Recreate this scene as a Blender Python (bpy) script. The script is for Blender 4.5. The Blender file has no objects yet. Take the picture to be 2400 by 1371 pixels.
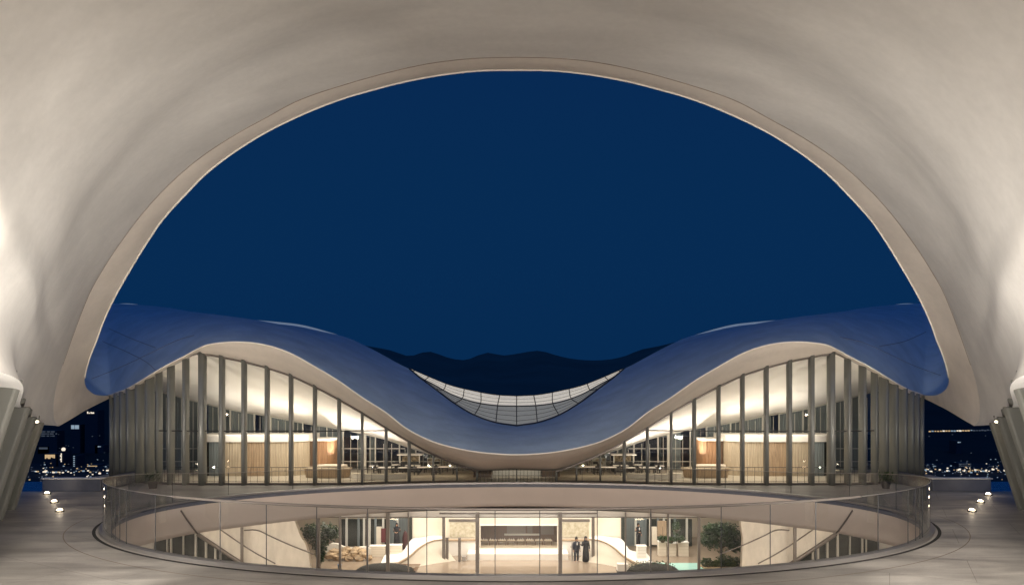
import bpy, bmesh, math, random
import numpy as np
from mathutils import Vector, Matrix
R = math.radians
random.seed(7)
SC = bpy.context.scene
COL = SC.collection

# ------------------------------------------------------------------ camera
F, CX, CY, H = 1600.0, 1211.0, 924.0, 4.4
cam = bpy.data.cameras.new("camera")
cam.sensor_width = 36.0
cam.lens = 24.0
cam.shift_x = -(CX - 1200.0) / 2400.0
cam.shift_y = (CY - 685.5) / 2400.0
cam.clip_start = 0.1
cam.clip_end = 20000.0
camo = bpy.data.objects.new("camera", cam)
camo.location = (0, 0, H)
camo.rotation_euler = (R(90), 0, 0)
COL.objects.link(camo)
SC.camera = camo

# ------------------------------------------------------------------ world: clear sky well after sunset
w = bpy.data.worlds.new("World")
SC.world = w
w.use_nodes = True
nt = w.node_tree
nt.nodes.clear()
wo = nt.nodes.new("ShaderNodeOutputWorld")
bg = nt.nodes.new("ShaderNodeBackground")
tc = nt.nodes.new("ShaderNodeTexCoord")
dp = nt.nodes.new("ShaderNodeVectorMath"); dp.operation = 'DOT_PRODUCT'
dp.inputs[1].default_value = (0, -0.62, 0.78)      # afterglow side is behind the camera, overhead is lighter
cr_ = nt.nodes.new("ShaderNodeValToRGB")
cr_.color_ramp.interpolation = 'EASE'
els = cr_.color_ramp.elements
els[0].position = 0.0; els[0].color = (0.0020, 0.0220, 0.076, 1)
els[1].position = 1.0; els[1].color = (0.022, 0.082, 0.262, 1)
for p_, c_ in ((0.20, (0.0022, 0.0245, 0.086, 1)), (0.40, (0.0027, 0.0215, 0.086, 1)), (0.56, (0.0040, 0.0230, 0.092, 1))):
    e_ = els.new(p_); e_.color = c_
mp = nt.nodes.new("ShaderNodeMapRange")
mp.inputs['From Min'].default_value = -0.75
mp.inputs['From Max'].default_value = 1.0
nt.links.new(tc.outputs['Generated'], dp.inputs[0])
nt.links.new(dp.outputs['Value'], mp.inputs['Value'])
nt.links.new(mp.outputs['Result'], cr_.inputs['Fac'])
nt.links.new(cr_.outputs['Color'], bg.inputs['Color'])
bg.inputs['Strength'].default_value = 1.0
nt.links.new(bg.outputs[0], wo.inputs[0])

vs = SC.view_settings
vs.view_transform = 'Standard'
vs.look = 'None'
vs.exposure = 0.0
vs.gamma = 1.0
SC.cycles.use_denoising = True
SC.cycles.max_bounces = 10
SC.cycles.diffuse_bounces = 5
SC.cycles.transparent_max_bounces = 24
SC.cycles.sample_clamp_indirect = 6.0
SC.cycles.caustics_reflective = False
SC.cycles.caustics_refractive = False

# ------------------------------------------------------------------ lamps
WARM = (1.0, 0.83, 0.64)
SOFT = (1.0, 0.92, 0.83)
def lamp(name, kind, loc, energy, color=WARM, size=0.2, aim=None, spot=90, sy=None, blend=0.9):
    l = bpy.data.lights.new(name, kind)
    l.energy = energy; l.color = color
    if kind == 'AREA':
        l.shape = 'RECTANGLE'; l.size = size; l.size_y = sy or size
    else:
        l.shadow_soft_size = size
    if kind == 'SPOT':
        l.spot_size = R(spot); l.spot_blend = blend
    o = bpy.data.objects.new(name, l)
    o.location = loc
    if aim is not None:
        d = Vector(aim) - Vector(loc)
        o.rotation_euler = d.to_track_quat('-Z', 'Y').to_euler()
    COL.objects.link(o)
    return o

for s in (-1, 1):
    # area lights added out of view near the camera to brighten the vault
    lamp('added_flood_beam', 'AREA', (s * 5.5, 11.0, 0.5), 500, (1.0,0.94,0.87), 0.45, (s * 12.6, 17.0, 5.6), sy=0.25).data.spread = R(110)
    lamp('added_flood_beam', 'AREA', (s * 8.3, 13.6, 0.7), 230, (1.0,0.94,0.87), 0.45, (s * 15.2, 22.0, 7.0), sy=0.25).data.spread = R(130)
    lamp('added_flood_beam', 'AREA', (s * 6.5, 4.0, 0.5), 370, (1.0,0.93,0.85), 0.6, (s * 4.5, 15, 13), sy=0.4).data.spread = R(150)
    # beams added around the terrace lamps to brighten rim and soffit
    lamp('added_flood_beam', 'SPOT', (s * 17.2, 21.6, 0.3), 1500, WARM, 0.04, (s * 17.4, 29.0, 5.4), 85, blend=1.0)
    lamp('added_flood_beam', 'SPOT', (s * 17.1, 27.9, 0.3), 900, (1.0, 0.88, 0.74), 0.04, (s * 13.0, 32.5, 6.4), 110, blend=1.0)
    # pavilion: long uplights on top of the timber rooms and ceiling downlights
    for cx_ in (12.4, 14.3, 16.2):
        lamp('cove_light', 'SPOT', (s * cx_, 37.8, 2.4), 100, (1.0, 0.91, 0.79), 0.03, (s * cx_, 37.5, 9), 155, blend=1.0)
    lamp('cove_light', 'SPOT', (s * 7.3, 37.9, 0.5), 300, (1.0, 0.92, 0.82), 0.03, (s * 7.0, 37.4, 9), 150, blend=1.0)
    lamp('cove_light', 'SPOT', (s * 9.7, 37.9, 0.8), 380, (1.0, 0.92, 0.82), 0.03, (s * 9.3, 37.2, 9), 150, blend=1.0)
    # spots added out of view to brighten the near corners of the terrace
    lamp('added_deck_fill', 'SPOT', (s * 9.6, 12.6, 8.6), 1900, (1.0, 0.91, 0.80), 0.25, (s * 14.5, 17.5, 0), 92, blend=1.0)
    lamp('down_light', 'AREA', (s * 11.5, 36.2, 3.0), 300, (1.0, 0.90, 0.76), 9.0, (s * 11.5, 36.4, 0), sy=1.6)
    lamp('down_light', 'AREA', (s * 4.8, 36.6, 0.60), 20, (1.0, 0.82, 0.60), 4.0, (s * 4.8, 37.5, 0), sy=2.0)
    # sunken hall
    lamp('hall_light', 'AREA', (s * 14.0, 30.5, -2.3), 560, (1.0, 0.88, 0.76), 3.0, (s * 15.0, 40, -6), sy=2.0)
    lamp('hall_light', 'AREA', (s * 9.0, 48.5, -3.3), 780, (1.0, 0.93, 0.84), 10.0, (s * 9.0, 48.8, -8), sy=6.0)
lamp('hall_light', 'AREA', (0, 48.0, -3.3), 500, (1.0, 0.93, 0.84), 7.0, (0, 48.2, -8), sy=5.0)
lamp('hall_light', 'AREA', (0, 38.5, -1.7), 420, (1.0, 0.90, 0.79), 12.0, (0, 46, -4.2), sy=1.2)
lamp('core_light', 'AREA', (0, 36.6, 0.54), 12, (1.0, 0.92, 0.82), 4.0, (0, 37.0, 0), sy=1.5)
# large area light added behind the camera to brighten the terrace
tl = lamp('added_terrace_fill', 'AREA', (0, -4.0, 8.5), 2100, (1.0, 0.89, 0.77), 8.0, (0, 5.0, 0.0), sy=5.0)
tl.data.spread = R(125)
for rx in (-8.5, -5.1, -1.7, 1.7, 5.1, 8.5):  # hidden spots added under the near rim to brighten the far fascia
    ry = 24.9 - 8.4 * math.sqrt(1 - (rx / 13.9) ** 2) + 0.6
    lamp('fascia_fill', 'SPOT', (rx, ry, -0.9), 430, (1.0, 0.88, 0.80), 0.03, (rx * 1.25, 33, -0.9), 120, blend=1.0)

# ------------------------------------------------------------------ materials
def mat(name, color, rough=0.6, metal=0.0, emit=None, es=0.0, var=0.0, vscale=3.0, bump=0.0, bscale=20.0,
        stretch=(1, 1, 1), color2=None, spec=0.5, detail=6):
    m = bpy.data.materials.new(name); m.use_nodes = True
    n = m.node_tree; b = n.nodes['Principled BSDF']
    b.inputs['Base Color'].default_value = (*color, 1)
    b.inputs['Roughness'].default_value = rough
    b.inputs['Metallic'].default_value = metal
    b.inputs['Specular IOR Level'].default_value = spec
    if emit:
        b.inputs['Emission Color'].default_value = (*emit, 1); b.inputs['Emission Strength'].default_value = es
    if var or bump:
        t = n.nodes.new('ShaderNodeTexCoord'); mpn = n.nodes.new('ShaderNodeMapping')
        mpn.inputs['Scale'].default_value = stretch
        n.links.new(t.outputs['Object'], mpn.inputs['Vector'])
    if var:
        ns = n.nodes.new('ShaderNodeTexNoise'); ns.inputs['Scale'].default_value = vscale
        ns.inputs['Detail'].default_value = detail; ns.inputs['Roughness'].default_value = 0.62
        n.links.new(mpn.outputs[0], ns.inputs['Vector'])
        rp = n.nodes.new('ShaderNodeValToRGB')
        c2 = color2 or tuple(c * (1 - var) for c in color)
        c1 = color if color2 else tuple(min(1, c * (1 + var * 0.6)) for c in color)
        rp.color_ramp.elements[0].position = 0.32; rp.color_ramp.elements[0].color = (*c2, 1)
        rp.color_ramp.elements[1].position = 0.68; rp.color_ramp.elements[1].color = (*c1, 1)
        n.links.new(ns.outputs['Fac'], rp.inputs['Fac'])
        n.links.new(rp.outputs['Color'], b.inputs['Base Color'])
    if bump:
        n2 = n.nodes.new('ShaderNodeTexNoise'); n2.inputs['Scale'].default_value = bscale; n2.inputs['Detail'].default_value = 5
        n.links.new(mpn.outputs[0], n2.inputs['Vector'])
        bp = n.nodes.new('ShaderNodeBump'); bp.inputs['Strength'].default_value = bump; bp.inputs['Distance'].default_value = 0.05
        n.links.new(n2.outputs['Fac'], bp.inputs['Height']); n.links.new(bp.outputs[0], b.inputs['Normal'])
    return m

def glass(name, tint=(0.93, 0.95, 0.94), refl=1.0, base=0.04, rough=0.0):
    m = bpy.data.materials.new(name); m.use_nodes = True
    n = m.node_tree; n.nodes.clear()
    out = n.nodes.new('ShaderNodeOutputMaterial'); mix = n.nodes.new('ShaderNodeMixShader')
    tr = n.nodes.new('ShaderNodeBsdfTransparent'); tr.inputs[0].default_value = (*tint, 1)
    gl = n.nodes.new('ShaderNodeBsdfGlossy'); gl.inputs['Roughness'].default_value = rough
    lw = n.nodes.new('ShaderNodeLayerWeight'); lw.inputs['Blend'].default_value = 0.5
    pw = n.nodes.new('ShaderNodeMath'); pw.operation = 'POWER'; pw.inputs[1].default_value = 4.0
    ma = n.nodes.new('ShaderNodeMath'); ma.operation = 'MULTIPLY_ADD'
    ma.inputs[1].default_value = refl * (1 - base); ma.inputs[2].default_value = base; ma.use_clamp = True
    n.links.new(lw.outputs['Facing'], pw.inputs[0]); n.links.new(pw.outputs[0], ma.inputs[0])
    n.links.new(ma.outputs[0], mix.inputs[0]); n.links.new(tr.outputs[0], mix.inputs[1]); n.links.new(gl.outputs[0], mix.inputs[2])
    n.links.new(mix.outputs[0], out.inputs[0])
    return m

def vault_mat(name, base):
    """smooth plastered concrete: soft mottling, long faint board and water marks, fine pores"""
    m = mat(name, base, 0.75, bump=0.08, bscale=9)
    n = m.node_tree; b = n.nodes['Principled BSDF']
    t = n.nodes.new('ShaderNodeTexCoord')
    def noise(sc, st, rot, lo, hi):
        mp_ = n.nodes.new('ShaderNodeMapping'); mp_.inputs['Scale'].default_value = st; mp_.inputs['Rotation'].default_value = rot
        n.links.new(t.outputs['Object'], mp_.inputs['Vector'])
        q = n.nodes.new('ShaderNodeTexNoise'); q.inputs['Scale'].default_value = sc; q.inputs['Detail'].default_value = 4
        n.links.new(mp_.outputs[0], q.inputs['Vector'])
        r_ = n.nodes.new('ShaderNodeMapRange'); r_.inputs['From Min'].default_value = 0.3; r_.inputs['From Max'].default_value = 0.7
        r_.inputs['To Min'].default_value = lo; r_.inputs['To Max'].default_value = hi
        n.links.new(q.outputs['Fac'], r_.inputs['Value']); return r_.outputs['Result']
    a = noise(0.22, (1, 1, 1), (0, 0, 0), 0.93, 1.05)
    c = noise(0.55, (0.35, 1.6, 1.2), (0, 0, 0.5), 0.90, 1.05)
    d = noise(5.0, (1, 1, 1), (0, 0, 0), 0.97, 1.03)
    m1 = n.nodes.new('ShaderNodeMath'); m1.operation = 'MULTIPLY'; n.links.new(a, m1.inputs[0]); n.links.new(c, m1.inputs[1])
    m2 = n.nodes.new('ShaderNodeMath'); m2.operation = 'MULTIPLY'; n.links.new(m1.outputs[0], m2.inputs[0]); n.links.new(d, m2.inputs[1])
    vm = n.nodes.new('ShaderNodeVectorMath'); vm.operation = 'SCALE'; vm.inputs[0].default_value = base
    n.links.new(m2.outputs[0], vm.inputs['Scale']); n.links.new(vm.outputs[0], b.inputs['Base Color'])
    return m

M = {}
M['vault'] = vault_mat('vault_concrete', (0.615, 0.59, 0.55))
M['rim'] = vault_mat('rim_concrete', (0.62, 0.555, 0.485))
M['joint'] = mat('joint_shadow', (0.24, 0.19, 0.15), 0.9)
M['pale_edge'] = mat('highlight_and_trim', (0.85, 0.80, 0.72), 0.35)  # pale tone for the painted rim highlight, roof edge and parapet caps
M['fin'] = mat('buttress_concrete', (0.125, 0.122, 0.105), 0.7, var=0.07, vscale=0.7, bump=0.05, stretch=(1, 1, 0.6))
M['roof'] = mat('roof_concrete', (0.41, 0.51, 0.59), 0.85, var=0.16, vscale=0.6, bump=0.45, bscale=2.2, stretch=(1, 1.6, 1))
M['roofjoint'] = mat('roof_joint', (0.25, 0.25, 0.27), 0.9)
M['ceiling'] = mat('ceiling_plaster', (0.82, 0.79, 0.74), 0.8, var=0.03, vscale=0.5)
M['column'] = mat('column_metal', (0.185, 0.19, 0.178), 0.4, metal=0.2, var=0.05, vscale=0.8, stretch=(1, 1, 0.5))
M['dark'] = mat('dark_metal', (0.05, 0.05, 0.052), 0.45, metal=0.4)
M['mull'] = mat('pale_mullion', (0.58, 0.56, 0.50), 0.5)
M['bronze'] = mat('bronze_mullion', (0.20, 0.175, 0.155), 0.4, metal=0.4)
M['facade_glass'] = glass('facade_glass', (0.94, 0.95, 0.94), 0.6)
M['ring_glass'] = glass('balustrade_glass', (0.83, 0.84, 0.825), 1.0, 0.10)
M['night_glass'] = glass('back_glass', (0.55, 0.62, 0.66), 1.0, 0.07, 0.14)
M['wood'] = mat('oak_slats', (0.43, 0.31, 0.20), 0.5, var=0.35, vscale=4.0, stretch=(6, 6, 0.25), bump=0.2, bscale=12)
M['wood_pale'] = mat('pale_oak', (0.52, 0.43, 0.31), 0.5, var=0.28, vscale=4.0, stretch=(7, 7, 0.2), bump=0.2, bscale=12)
M['wood_orange'] = mat('cherry_slats', (0.38, 0.21, 0.11), 0.5, var=0.3, vscale=4.0, stretch=(7, 7, 0.2))
M['wood_dark'] = mat('walnut_panel', (0.13, 0.08, 0.05), 0.5, var=0.3, vscale=4.0, stretch=(7, 7, 0.2))
M['white'] = mat('white_plaster', (0.80, 0.76, 0.70), 0.6, var=0.03, vscale=1.5)
M['cream'] = mat('cream_plaster', (0.76, 0.68, 0.56), 0.75, var=0.08, vscale=0.8, bump=0.15, bscale=3)
M['rough_cream'] = mat('rough_plaster', (0.76, 0.70, 0.60), 0.85, var=0.16, vscale=1.6, bump=0.6, bscale=7, stretch=(1, 1, 0.4))
M['intfloor'] = mat('interior_stone', (0.60, 0.53, 0.43), 0.3, var=0.08, vscale=1.0)
M['hallfloor'] = mat('hall_floor', (0.34, 0.265, 0.195), 0.09, var=0.07, vscale=0.5, stretch=(0.4, 2, 1))
M['coping'] = mat('slate_coping', (0.10, 0.105, 0.13), 0.45, var=0.15, vscale=2)
M['fascia'] = mat('fascia_plaster', (0.60, 0.51, 0.44), 0.75, var=0.05, vscale=0.5)
M['shoe'] = mat('base_shoe_metal', (0.32, 0.30, 0.28), 0.35, metal=0.6)
M['ringstone'] = mat('kerb_stone', (0.36, 0.33, 0.30), 0.5, var=0.1, vscale=1.2)
M['groove'] = mat('drain_groove', (0.02, 0.018, 0.016), 0.9)
M['lamp'] = mat('lamp_lens', (1, 0.9, 0.7), 0.3, emit=(1.0, 0.78, 0.50), es=12)
M['lampcase'] = mat('lamp_case', (0.05, 0.05, 0.05), 0.4, metal=0.6)
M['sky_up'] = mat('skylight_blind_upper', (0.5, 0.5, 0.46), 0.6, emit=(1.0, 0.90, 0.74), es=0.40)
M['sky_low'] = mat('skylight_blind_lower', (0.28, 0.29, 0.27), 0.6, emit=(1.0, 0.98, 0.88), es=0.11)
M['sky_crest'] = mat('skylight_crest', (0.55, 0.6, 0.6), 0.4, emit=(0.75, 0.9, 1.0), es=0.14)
M['leaf'] = mat('leaf_green', (0.055, 0.105, 0.028), 0.35, var=0.6, vscale=3.0, color2=(0.015, 0.035, 0.012))
M['leaf2'] = mat('leaf_yellow_green', (0.16, 0.19, 0.03), 0.55, var=0.6, vscale=3.0, color2=(0.03, 0.07, 0.015))
M['bark'] = mat('bark', (0.10, 0.07, 0.045), 0.9, bump=0.5, bscale=15)
M['rock'] = mat('sandstone', (0.46, 0.33, 0.20), 0.9, var=0.6, vscale=2.0, bump=0.8, bscale=4)
M['gravel'] = mat('dark_gravel', (0.05, 0.048, 0.042), 0.9, var=0.6, vscale=14, bump=1.0, bscale=25)
M['skin'] = mat('skin', (0.35, 0.20, 0.13), 0.6)
M['black_cloth'] = mat('black_cloth', (0.012, 0.012, 0.016), 0.85)
M['navy_cloth'] = mat('navy_cloth', (0.018, 0.022, 0.035), 0.85)
M['hair'] = mat('hair', (0.010, 0.008, 0.006), 0.6)
M['white_cloth'] = mat('white_cloth', (0.6, 0.58, 0.55), 0.8)
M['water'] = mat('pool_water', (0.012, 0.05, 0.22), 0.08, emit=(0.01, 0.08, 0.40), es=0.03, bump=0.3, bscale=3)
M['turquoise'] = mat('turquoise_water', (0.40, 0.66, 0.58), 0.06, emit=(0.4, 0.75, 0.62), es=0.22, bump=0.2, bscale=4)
M['hill'] = mat('hillside', (0.05, 0.09, 0.09), 0.95, var=0.25, vscale=0.004)
M['slope'] = mat('wooded_slope', (0.012, 0.018, 0.018), 0.95, var=0.4, vscale=0.02)
M['ground'] = mat('valley_floor', (0.02, 0.025, 0.03), 0.95, var=0.3, vscale=0.01)
M['facade_night'] = mat('unlit_facade', (0.05, 0.055, 0.07), 0.9)
M['win_w'] = mat('window_warm', (0.1, 0.1, 0.1), 0.5, emit=(1.0, 0.70, 0.36), es=0.6)
M['win_c'] = mat('window_cool', (0.1, 0.1, 0.1), 0.5, emit=(0.62, 0.82, 1.0), es=0.4)
M['win_d'] = mat('window_dim', (0.1, 0.1, 0.1), 0.5, emit=(0.30, 0.36, 0.45), es=0.16)
M['win_b'] = mat('window_bright', (0.1, 0.1, 0.1), 0.5, emit=(1.0, 0.88, 0.70), es=1.0)
M['darkpanel'] = mat('dark_glazing', (0.035, 0.04, 0.035), 0.12, var=0.3, vscale=1.2, stretch=(4, 1, 0.2))
M['curtain'] = mat('grey_curtain', (0.20, 0.23, 0.235), 0.9, var=0.3, vscale=3, stretch=(8, 8, 0.1))
M['book'] = mat('shelf_contents', (0.55, 0.45, 0.30), 0.8, var=0.7, vscale=9, color2=(0.08, 0.06, 0.04))
M['map'] = mat('wall_map', (0.70, 0.64, 0.50), 0.8, var=0.3, vscale=3.5, color2=(0.42, 0.36, 0.24))
M['maroon'] = mat('maroon_panel', (0.13, 0.03, 0.035), 0.7)
M['blue_plastic'] = mat('blue_plastic', (0.06, 0.20, 0.45), 0.4)
M['red_plastic'] = mat('red_cloth', (0.25, 0.02, 0.02), 0.6)

def deck_mat():
    m = mat('terrace_stone', (0.3, 0.27, 0.24), 0.42)
    n = m.node_tree; b = n.nodes['Principled BSDF']
    t = n.nodes.new('ShaderNodeTexCoord')
    mp1 = n.nodes.new('ShaderNodeMapping'); mp1.inputs['Scale'].default_value = (0.16, 0.8, 1)
    mp1.inputs['Rotation'].default_value = (0, 0, 0.12)
    n.links.new(t.outputs['Object'], mp1.inputs['Vector'])
    n1 = n.nodes.new('ShaderNodeTexNoise'); n1.inputs['Scale'].default_value = 1.6; n1.inputs['Detail'].default_value = 7
    n1.inputs['Roughness'].default_value = 0.6; n1.inputs['Distortion'].default_value = 0.7
    n.links.new(mp1.outputs[0], n1.inputs['Vector'])
    n2 = n.nodes.new('ShaderNodeTexNoise'); n2.inputs['Scale'].default_value = 0.5; n2.inputs['Detail'].default_value = 3
    n.links.new(t.outputs['Object'], n2.inputs['Vector'])
    n3 = n.nodes.new('ShaderNodeTexNoise'); n3.inputs['Scale'].default_value = 22; n3.inputs['Detail'].default_value = 4
    n.links.new(t.outputs['Object'], n3.inputs['Vector'])
    a1 = n.nodes.new('ShaderNodeMath'); a1.operation = 'MULTIPLY_ADD'; a1.inputs[1].default_value = 0.6
    n.links.new(n1.outputs['Fac'], a1.inputs[0])
    s2 = n.nodes.new('ShaderNodeMath'); s2.operation = 'MULTIPLY'; s2.inputs[1].default_value = 0.3
    n.links.new(n2.outputs['Fac'], s2.inputs[0]); n.links.new(s2.outputs[0], a1.inputs[2])
    a2 = n.nodes.new('ShaderNodeMath'); a2.operation = 'MULTIPLY_ADD'; a2.inputs[1].default_value = 0.1
    n.links.new(n3.outputs['Fac'], a2.inputs[0]); n.links.new(a1.outputs[0], a2.inputs[2])
    rp = n.nodes.new('ShaderNodeValToRGB')
    rp.color_ramp.elements[0].position = 0.36; rp.color_ramp.elements[0].color = (0.17, 0.157, 0.14, 1)
    rp.color_ramp.elements[1].position = 0.64; rp.color_ramp.elements[1].color = (0.50, 0.465, 0.415, 1)
    n.links.new(a2.outputs[0], rp.inputs['Fac'])
    # slab joints radiating gently: a brick pattern of very thin dark joints, large slabs
    bk = n.nodes.new('ShaderNodeTexBrick'); bk.inputs['Scale'].default_value = 1.0
    bk.inputs['Brick Width'].default_value = 3.6; bk.inputs['Row Height'].default_value = 2.4
    bk.inputs['Mortar Size'].default_value = 0.010; bk.inputs['Mortar Smooth'].default_value = 0.3
    bk.inputs['Color1'].default_value = (1, 1, 1, 1); bk.inputs['Color2'].default_value = (0.95, 0.95, 0.95, 1)
    bk.inputs['Mortar'].default_value = (0.62, 0.6, 0.58, 1)
    mp2 = n.nodes.new('ShaderNodeMapping'); mp2.inputs['Rotation'].default_value = (0, 0, 0.5)
    n.links.new(t.outputs['Object'], mp2.inputs['Vector']); n.links.new(mp2.outputs[0], bk.inputs['Vector'])
    mx = n.nodes.new('ShaderNodeMix'); mx.data_type = 'RGBA'; mx.blend_type = 'MULTIPLY'; mx.inputs[0].default_value = 1.0
    n.links.new(rp.outputs['Color'], mx.inputs[6]); n.links.new(bk.outputs['Color'], mx.inputs[7])
    n.links.new(mx.outputs[2], b.inputs['Base Color'])
    rr = n.nodes.new('ShaderNodeMapRange'); rr.inputs['From Min'].default_value = 0.35; rr.inputs['From Max'].default_value = 0.65
    rr.inputs['To Min'].default_value = 0.38; rr.inputs['To Max'].default_value = 0.6
    n.links.new(a2.outputs[0], rr.inputs['Value']); n.links.new(rr.outputs['Result'], b.inputs['Roughness'])
    bp = n.nodes.new('ShaderNodeBump'); bp.inputs['Strength'].default_value = 0.12; bp.inputs['Distance'].default_value = 0.02
    n.links.new(n1.outputs['Fac'], bp.inputs['Height']); n.links.new(bp.outputs[0], b.inputs['Normal'])
    return m
M['deck'] = deck_mat()

# ------------------------------------------------------------------ helpers
def W(px, py, d):
    return Vector(((px - CX) * d / F, d, H - (py - CY) * d / F))

def curve(pts, n):
    """Catmull-Rom through pts, n samples evenly by arc length; rows are tuples of any size"""
    P = np.array(pts, float)
    seg = np.linalg.norm(np.diff(P[:, :2], axis=0), axis=1)
    t = np.concatenate([[0], np.cumsum(np.sqrt(seg))])
    Q = np.vstack([2 * P[0] - P[1], P, 2 * P[-1] - P[-2]])
    T = np.concatenate([[t[0] - (t[1] - t[0])], t, [t[-1] + (t[-1] - t[-2])]])
    out = []
    for i in range(1, len(Q) - 2):
        for s in np.linspace(0, 1, 24, endpoint=False):
            tt = T[i] + s * (T[i + 1] - T[i])
            a1 = (T[i] - tt) / (T[i] - T[i-1]) * Q[i-1] + (tt - T[i-1]) / (T[i] - T[i-1]) * Q[i]
            a2 = (T[i+1] - tt) / (T[i+1] - T[i]) * Q[i] + (tt - T[i]) / (T[i+1] - T[i]) * Q[i+1]
            a3 = (T[i+2] - tt) / (T[i+2] - T[i+1]) * Q[i+1] + (tt - T[i+1]) / (T[i+2] - T[i+1]) * Q[i+2]
            b1 = (T[i+1] - tt) / (T[i+1] - T[i-1]) * a1 + (tt - T[i-1]) / (T[i+1] - T[i-1]) * a2
            b2 = (T[i+2] - tt) / (T[i+2] - T[i]) * a2 + (tt - T[i]) / (T[i+2] - T[i]) * a3
            out.append((T[i+1] - tt) / (T[i+1] - T[i]) * b1 + (tt - T[i]) / (T[i+1] - T[i]) * b2)
    out.append(P[-1])
    out = np.array(out)
    L = np.concatenate([[0], np.cumsum(np.linalg.norm(np.diff(out[:, :2], axis=0), axis=1))])
    q = np.linspace(0, L[-1], n)
    return np.stack([np.interp(q, L, out[:, k]) for k in range(out.shape[1])], axis=1)

def func(pts):
    c = curve(pts, 600)
    o = np.argsort(c[:, 0])
    return lambda x: float(np.interp(x, c[o, 0], c[o, 1]))

def mk(name, verts, faces, m, parent=None, smooth=False):
    me = bpy.data.meshes.new(name)
    me.from_pydata([tuple(v) for v in verts], [], faces)
    me.materials.append(m) if not isinstance(m, (list, tuple)) else [me.materials.append(x) for x in m]
    if smooth:
        me.polygons.foreach_set('use_smooth', [True] * len(me.polygons))
    me.update()
    o = bpy.data.objects.new(name, me)
    COL.objects.link(o)
    if parent: o.parent = parent
    return o

def grid(name, rows, m, parent=None, smooth=True, closed=False, flip=False):
    nr, nc = len(rows), len(rows[0])
    v = [p for r in rows for p in r]
    f = []
    for i in range(nr - 1):
        for j in range(nc - (0 if closed else 1)):
            a, b = i * nc + j, i * nc + (j + 1) % nc
            q = (a, b, b + nc, a + nc)
            f.append(q[::-1] if flip else q)
    return mk(name, v, f, m, parent, smooth)

def tag(o, label=None, cat=None, group=None, kind=None):
    if label: o['label'] = label
    if cat: o['category'] = cat
    if group: o['group'] = group
    if kind: o['kind'] = kind
    return o

def empty(name, loc=(0, 0, 0), label=None, cat=None, group=None, rz=0):
    o = bpy.data.objects.new(name, None)
    o.location = loc; o.rotation_euler = (0, 0, rz)
    o.empty_display_size = 0.2
    COL.objects.link(o)
    return tag(o, label, cat, group)

class MB:
    def __init__(s): s.v = []; s.f = []; s.mi = []
    def add(s, v, f, mi=0):
        k = len(s.v); s.v += [tuple(p) for p in v]; s.f += [tuple(i + k for i in q) for q in f]; s.mi += [mi] * len(f)
    def box(s, x0, x1, y0, y1, z0, z1, mi=0):
        s.add([(x0,y0,z0),(x1,y0,z0),(x1,y1,z0),(x0,y1,z0),(x0,y0,z1),(x1,y0,z1),(x1,y1,z1),(x0,y1,z1)],
              [(3,2,1,0),(4,5,6,7),(0,1,5,4),(1,2,6,5),(2,3,7,6),(3,0,4,7)], mi)
    def prism(s, poly, z0, z1, mi=0, scale_top=1.0):
        n = len(poly); cx = sum(p[0] for p in poly)/n; cy = sum(p[1] for p in poly)/n
        s.add([(p[0], p[1], z0) for p in poly] + [(cx+(p[0]-cx)*scale_top, cy+(p[1]-cy)*scale_top, z1) for p in poly],
              [tuple(range(n))[::-1], tuple(range(n, 2*n))] + [(i, (i+1) % n, n+(i+1) % n, n+i) for i in range(n)], mi)
    def tube(s, pts, r, seg=8, mi=0, caps=True):
        pts = [Vector(p) for p in pts]; n = len(pts); k = len(s.v)
        rr = r if isinstance(r, (list, tuple)) else [r] * n
        rings = []
        up = Vector((0, 0, 1))
        for i, p in enumerate(pts):
            t = (pts[min(i+1, n-1)] - pts[max(i-1, 0)])
            if t.length < 1e-9: t = Vector((0, 0, 1))
            t.normalize()
            a = t.cross(up)
            if a.length < 0.05: a = t.cross(Vector((1, 0, 0)))
            a.normalize(); b = t.cross(a)
            rings.append([p + (a*math.cos(2*math.pi*j/seg) + b*math.sin(2*math.pi*j/seg))*rr[i] for j in range(seg)])
        v = [p for q in rings for p in q]
        f = [(i*seg+j, i*seg+(j+1) % seg, (i+1)*seg+(j+1) % seg, (i+1)*seg+j) for i in range(n-1) for j in range(seg)]
        if caps: f += [tuple(range(seg))[::-1], tuple(range((n-1)*seg, n*seg))]
        s.add(v, f, mi)
    def lathe(s, c, prof, seg=20, sx=1, sy=1, mi=0):
        v = []; f = []
        for r, z in prof:
            for j in range(seg):
                a = 2*math.pi*j/seg
                v.append((c[0]+r*sx*math.cos(a), c[1]+r*sy*math.sin(a), c[2]+z))
        m_ = len(prof)
        f = [(i*seg+j, i*seg+(j+1) % seg, (i+1)*seg+(j+1) % seg, (i+1)*seg+j) for i in range(m_-1) for j in range(seg)]
        f += [tuple(range(seg))[::-1], tuple(range((m_-1)*seg, m_*seg))]
        s.add(v, f, mi)
    def ball(s, c, r, seg=12, rings=8, sx=1, sy=1, sz=1, jit=0.0, mi=0):
        v = []; f = []
        for i in range(rings+1):
            th = math.pi*i/rings
            for j in range(seg):
                a = 2*math.pi*j/seg
                q = 1 + random.uniform(-jit, jit)
                v.append((c[0]+r*sx*q*math.sin(th)*math.cos(a), c[1]+r*sy*q*math.sin(th)*math.sin(a), c[2]+r*sz*q*math.cos(th)))
        f = [(i*seg+j, (i+1)*seg+j, (i+1)*seg+(j+1) % seg, i*seg+(j+1) % seg) for i in range(rings) for j in range(seg)]
        s.add(v, f, mi)
    def build(s, name, m, parent=None, smooth=False, bevel=0):
        o = mk(name, s.v, s.f, m, parent, smooth)
        if isinstance(m, (list, tuple)): o.data.polygons.foreach_set('material_index', s.mi)
        if bevel:
            b = o.modifiers.new('bevel', 'BEVEL'); b.width = bevel; b.segments = 2; b.limit_method = 'ANGLE'
        return o

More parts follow.
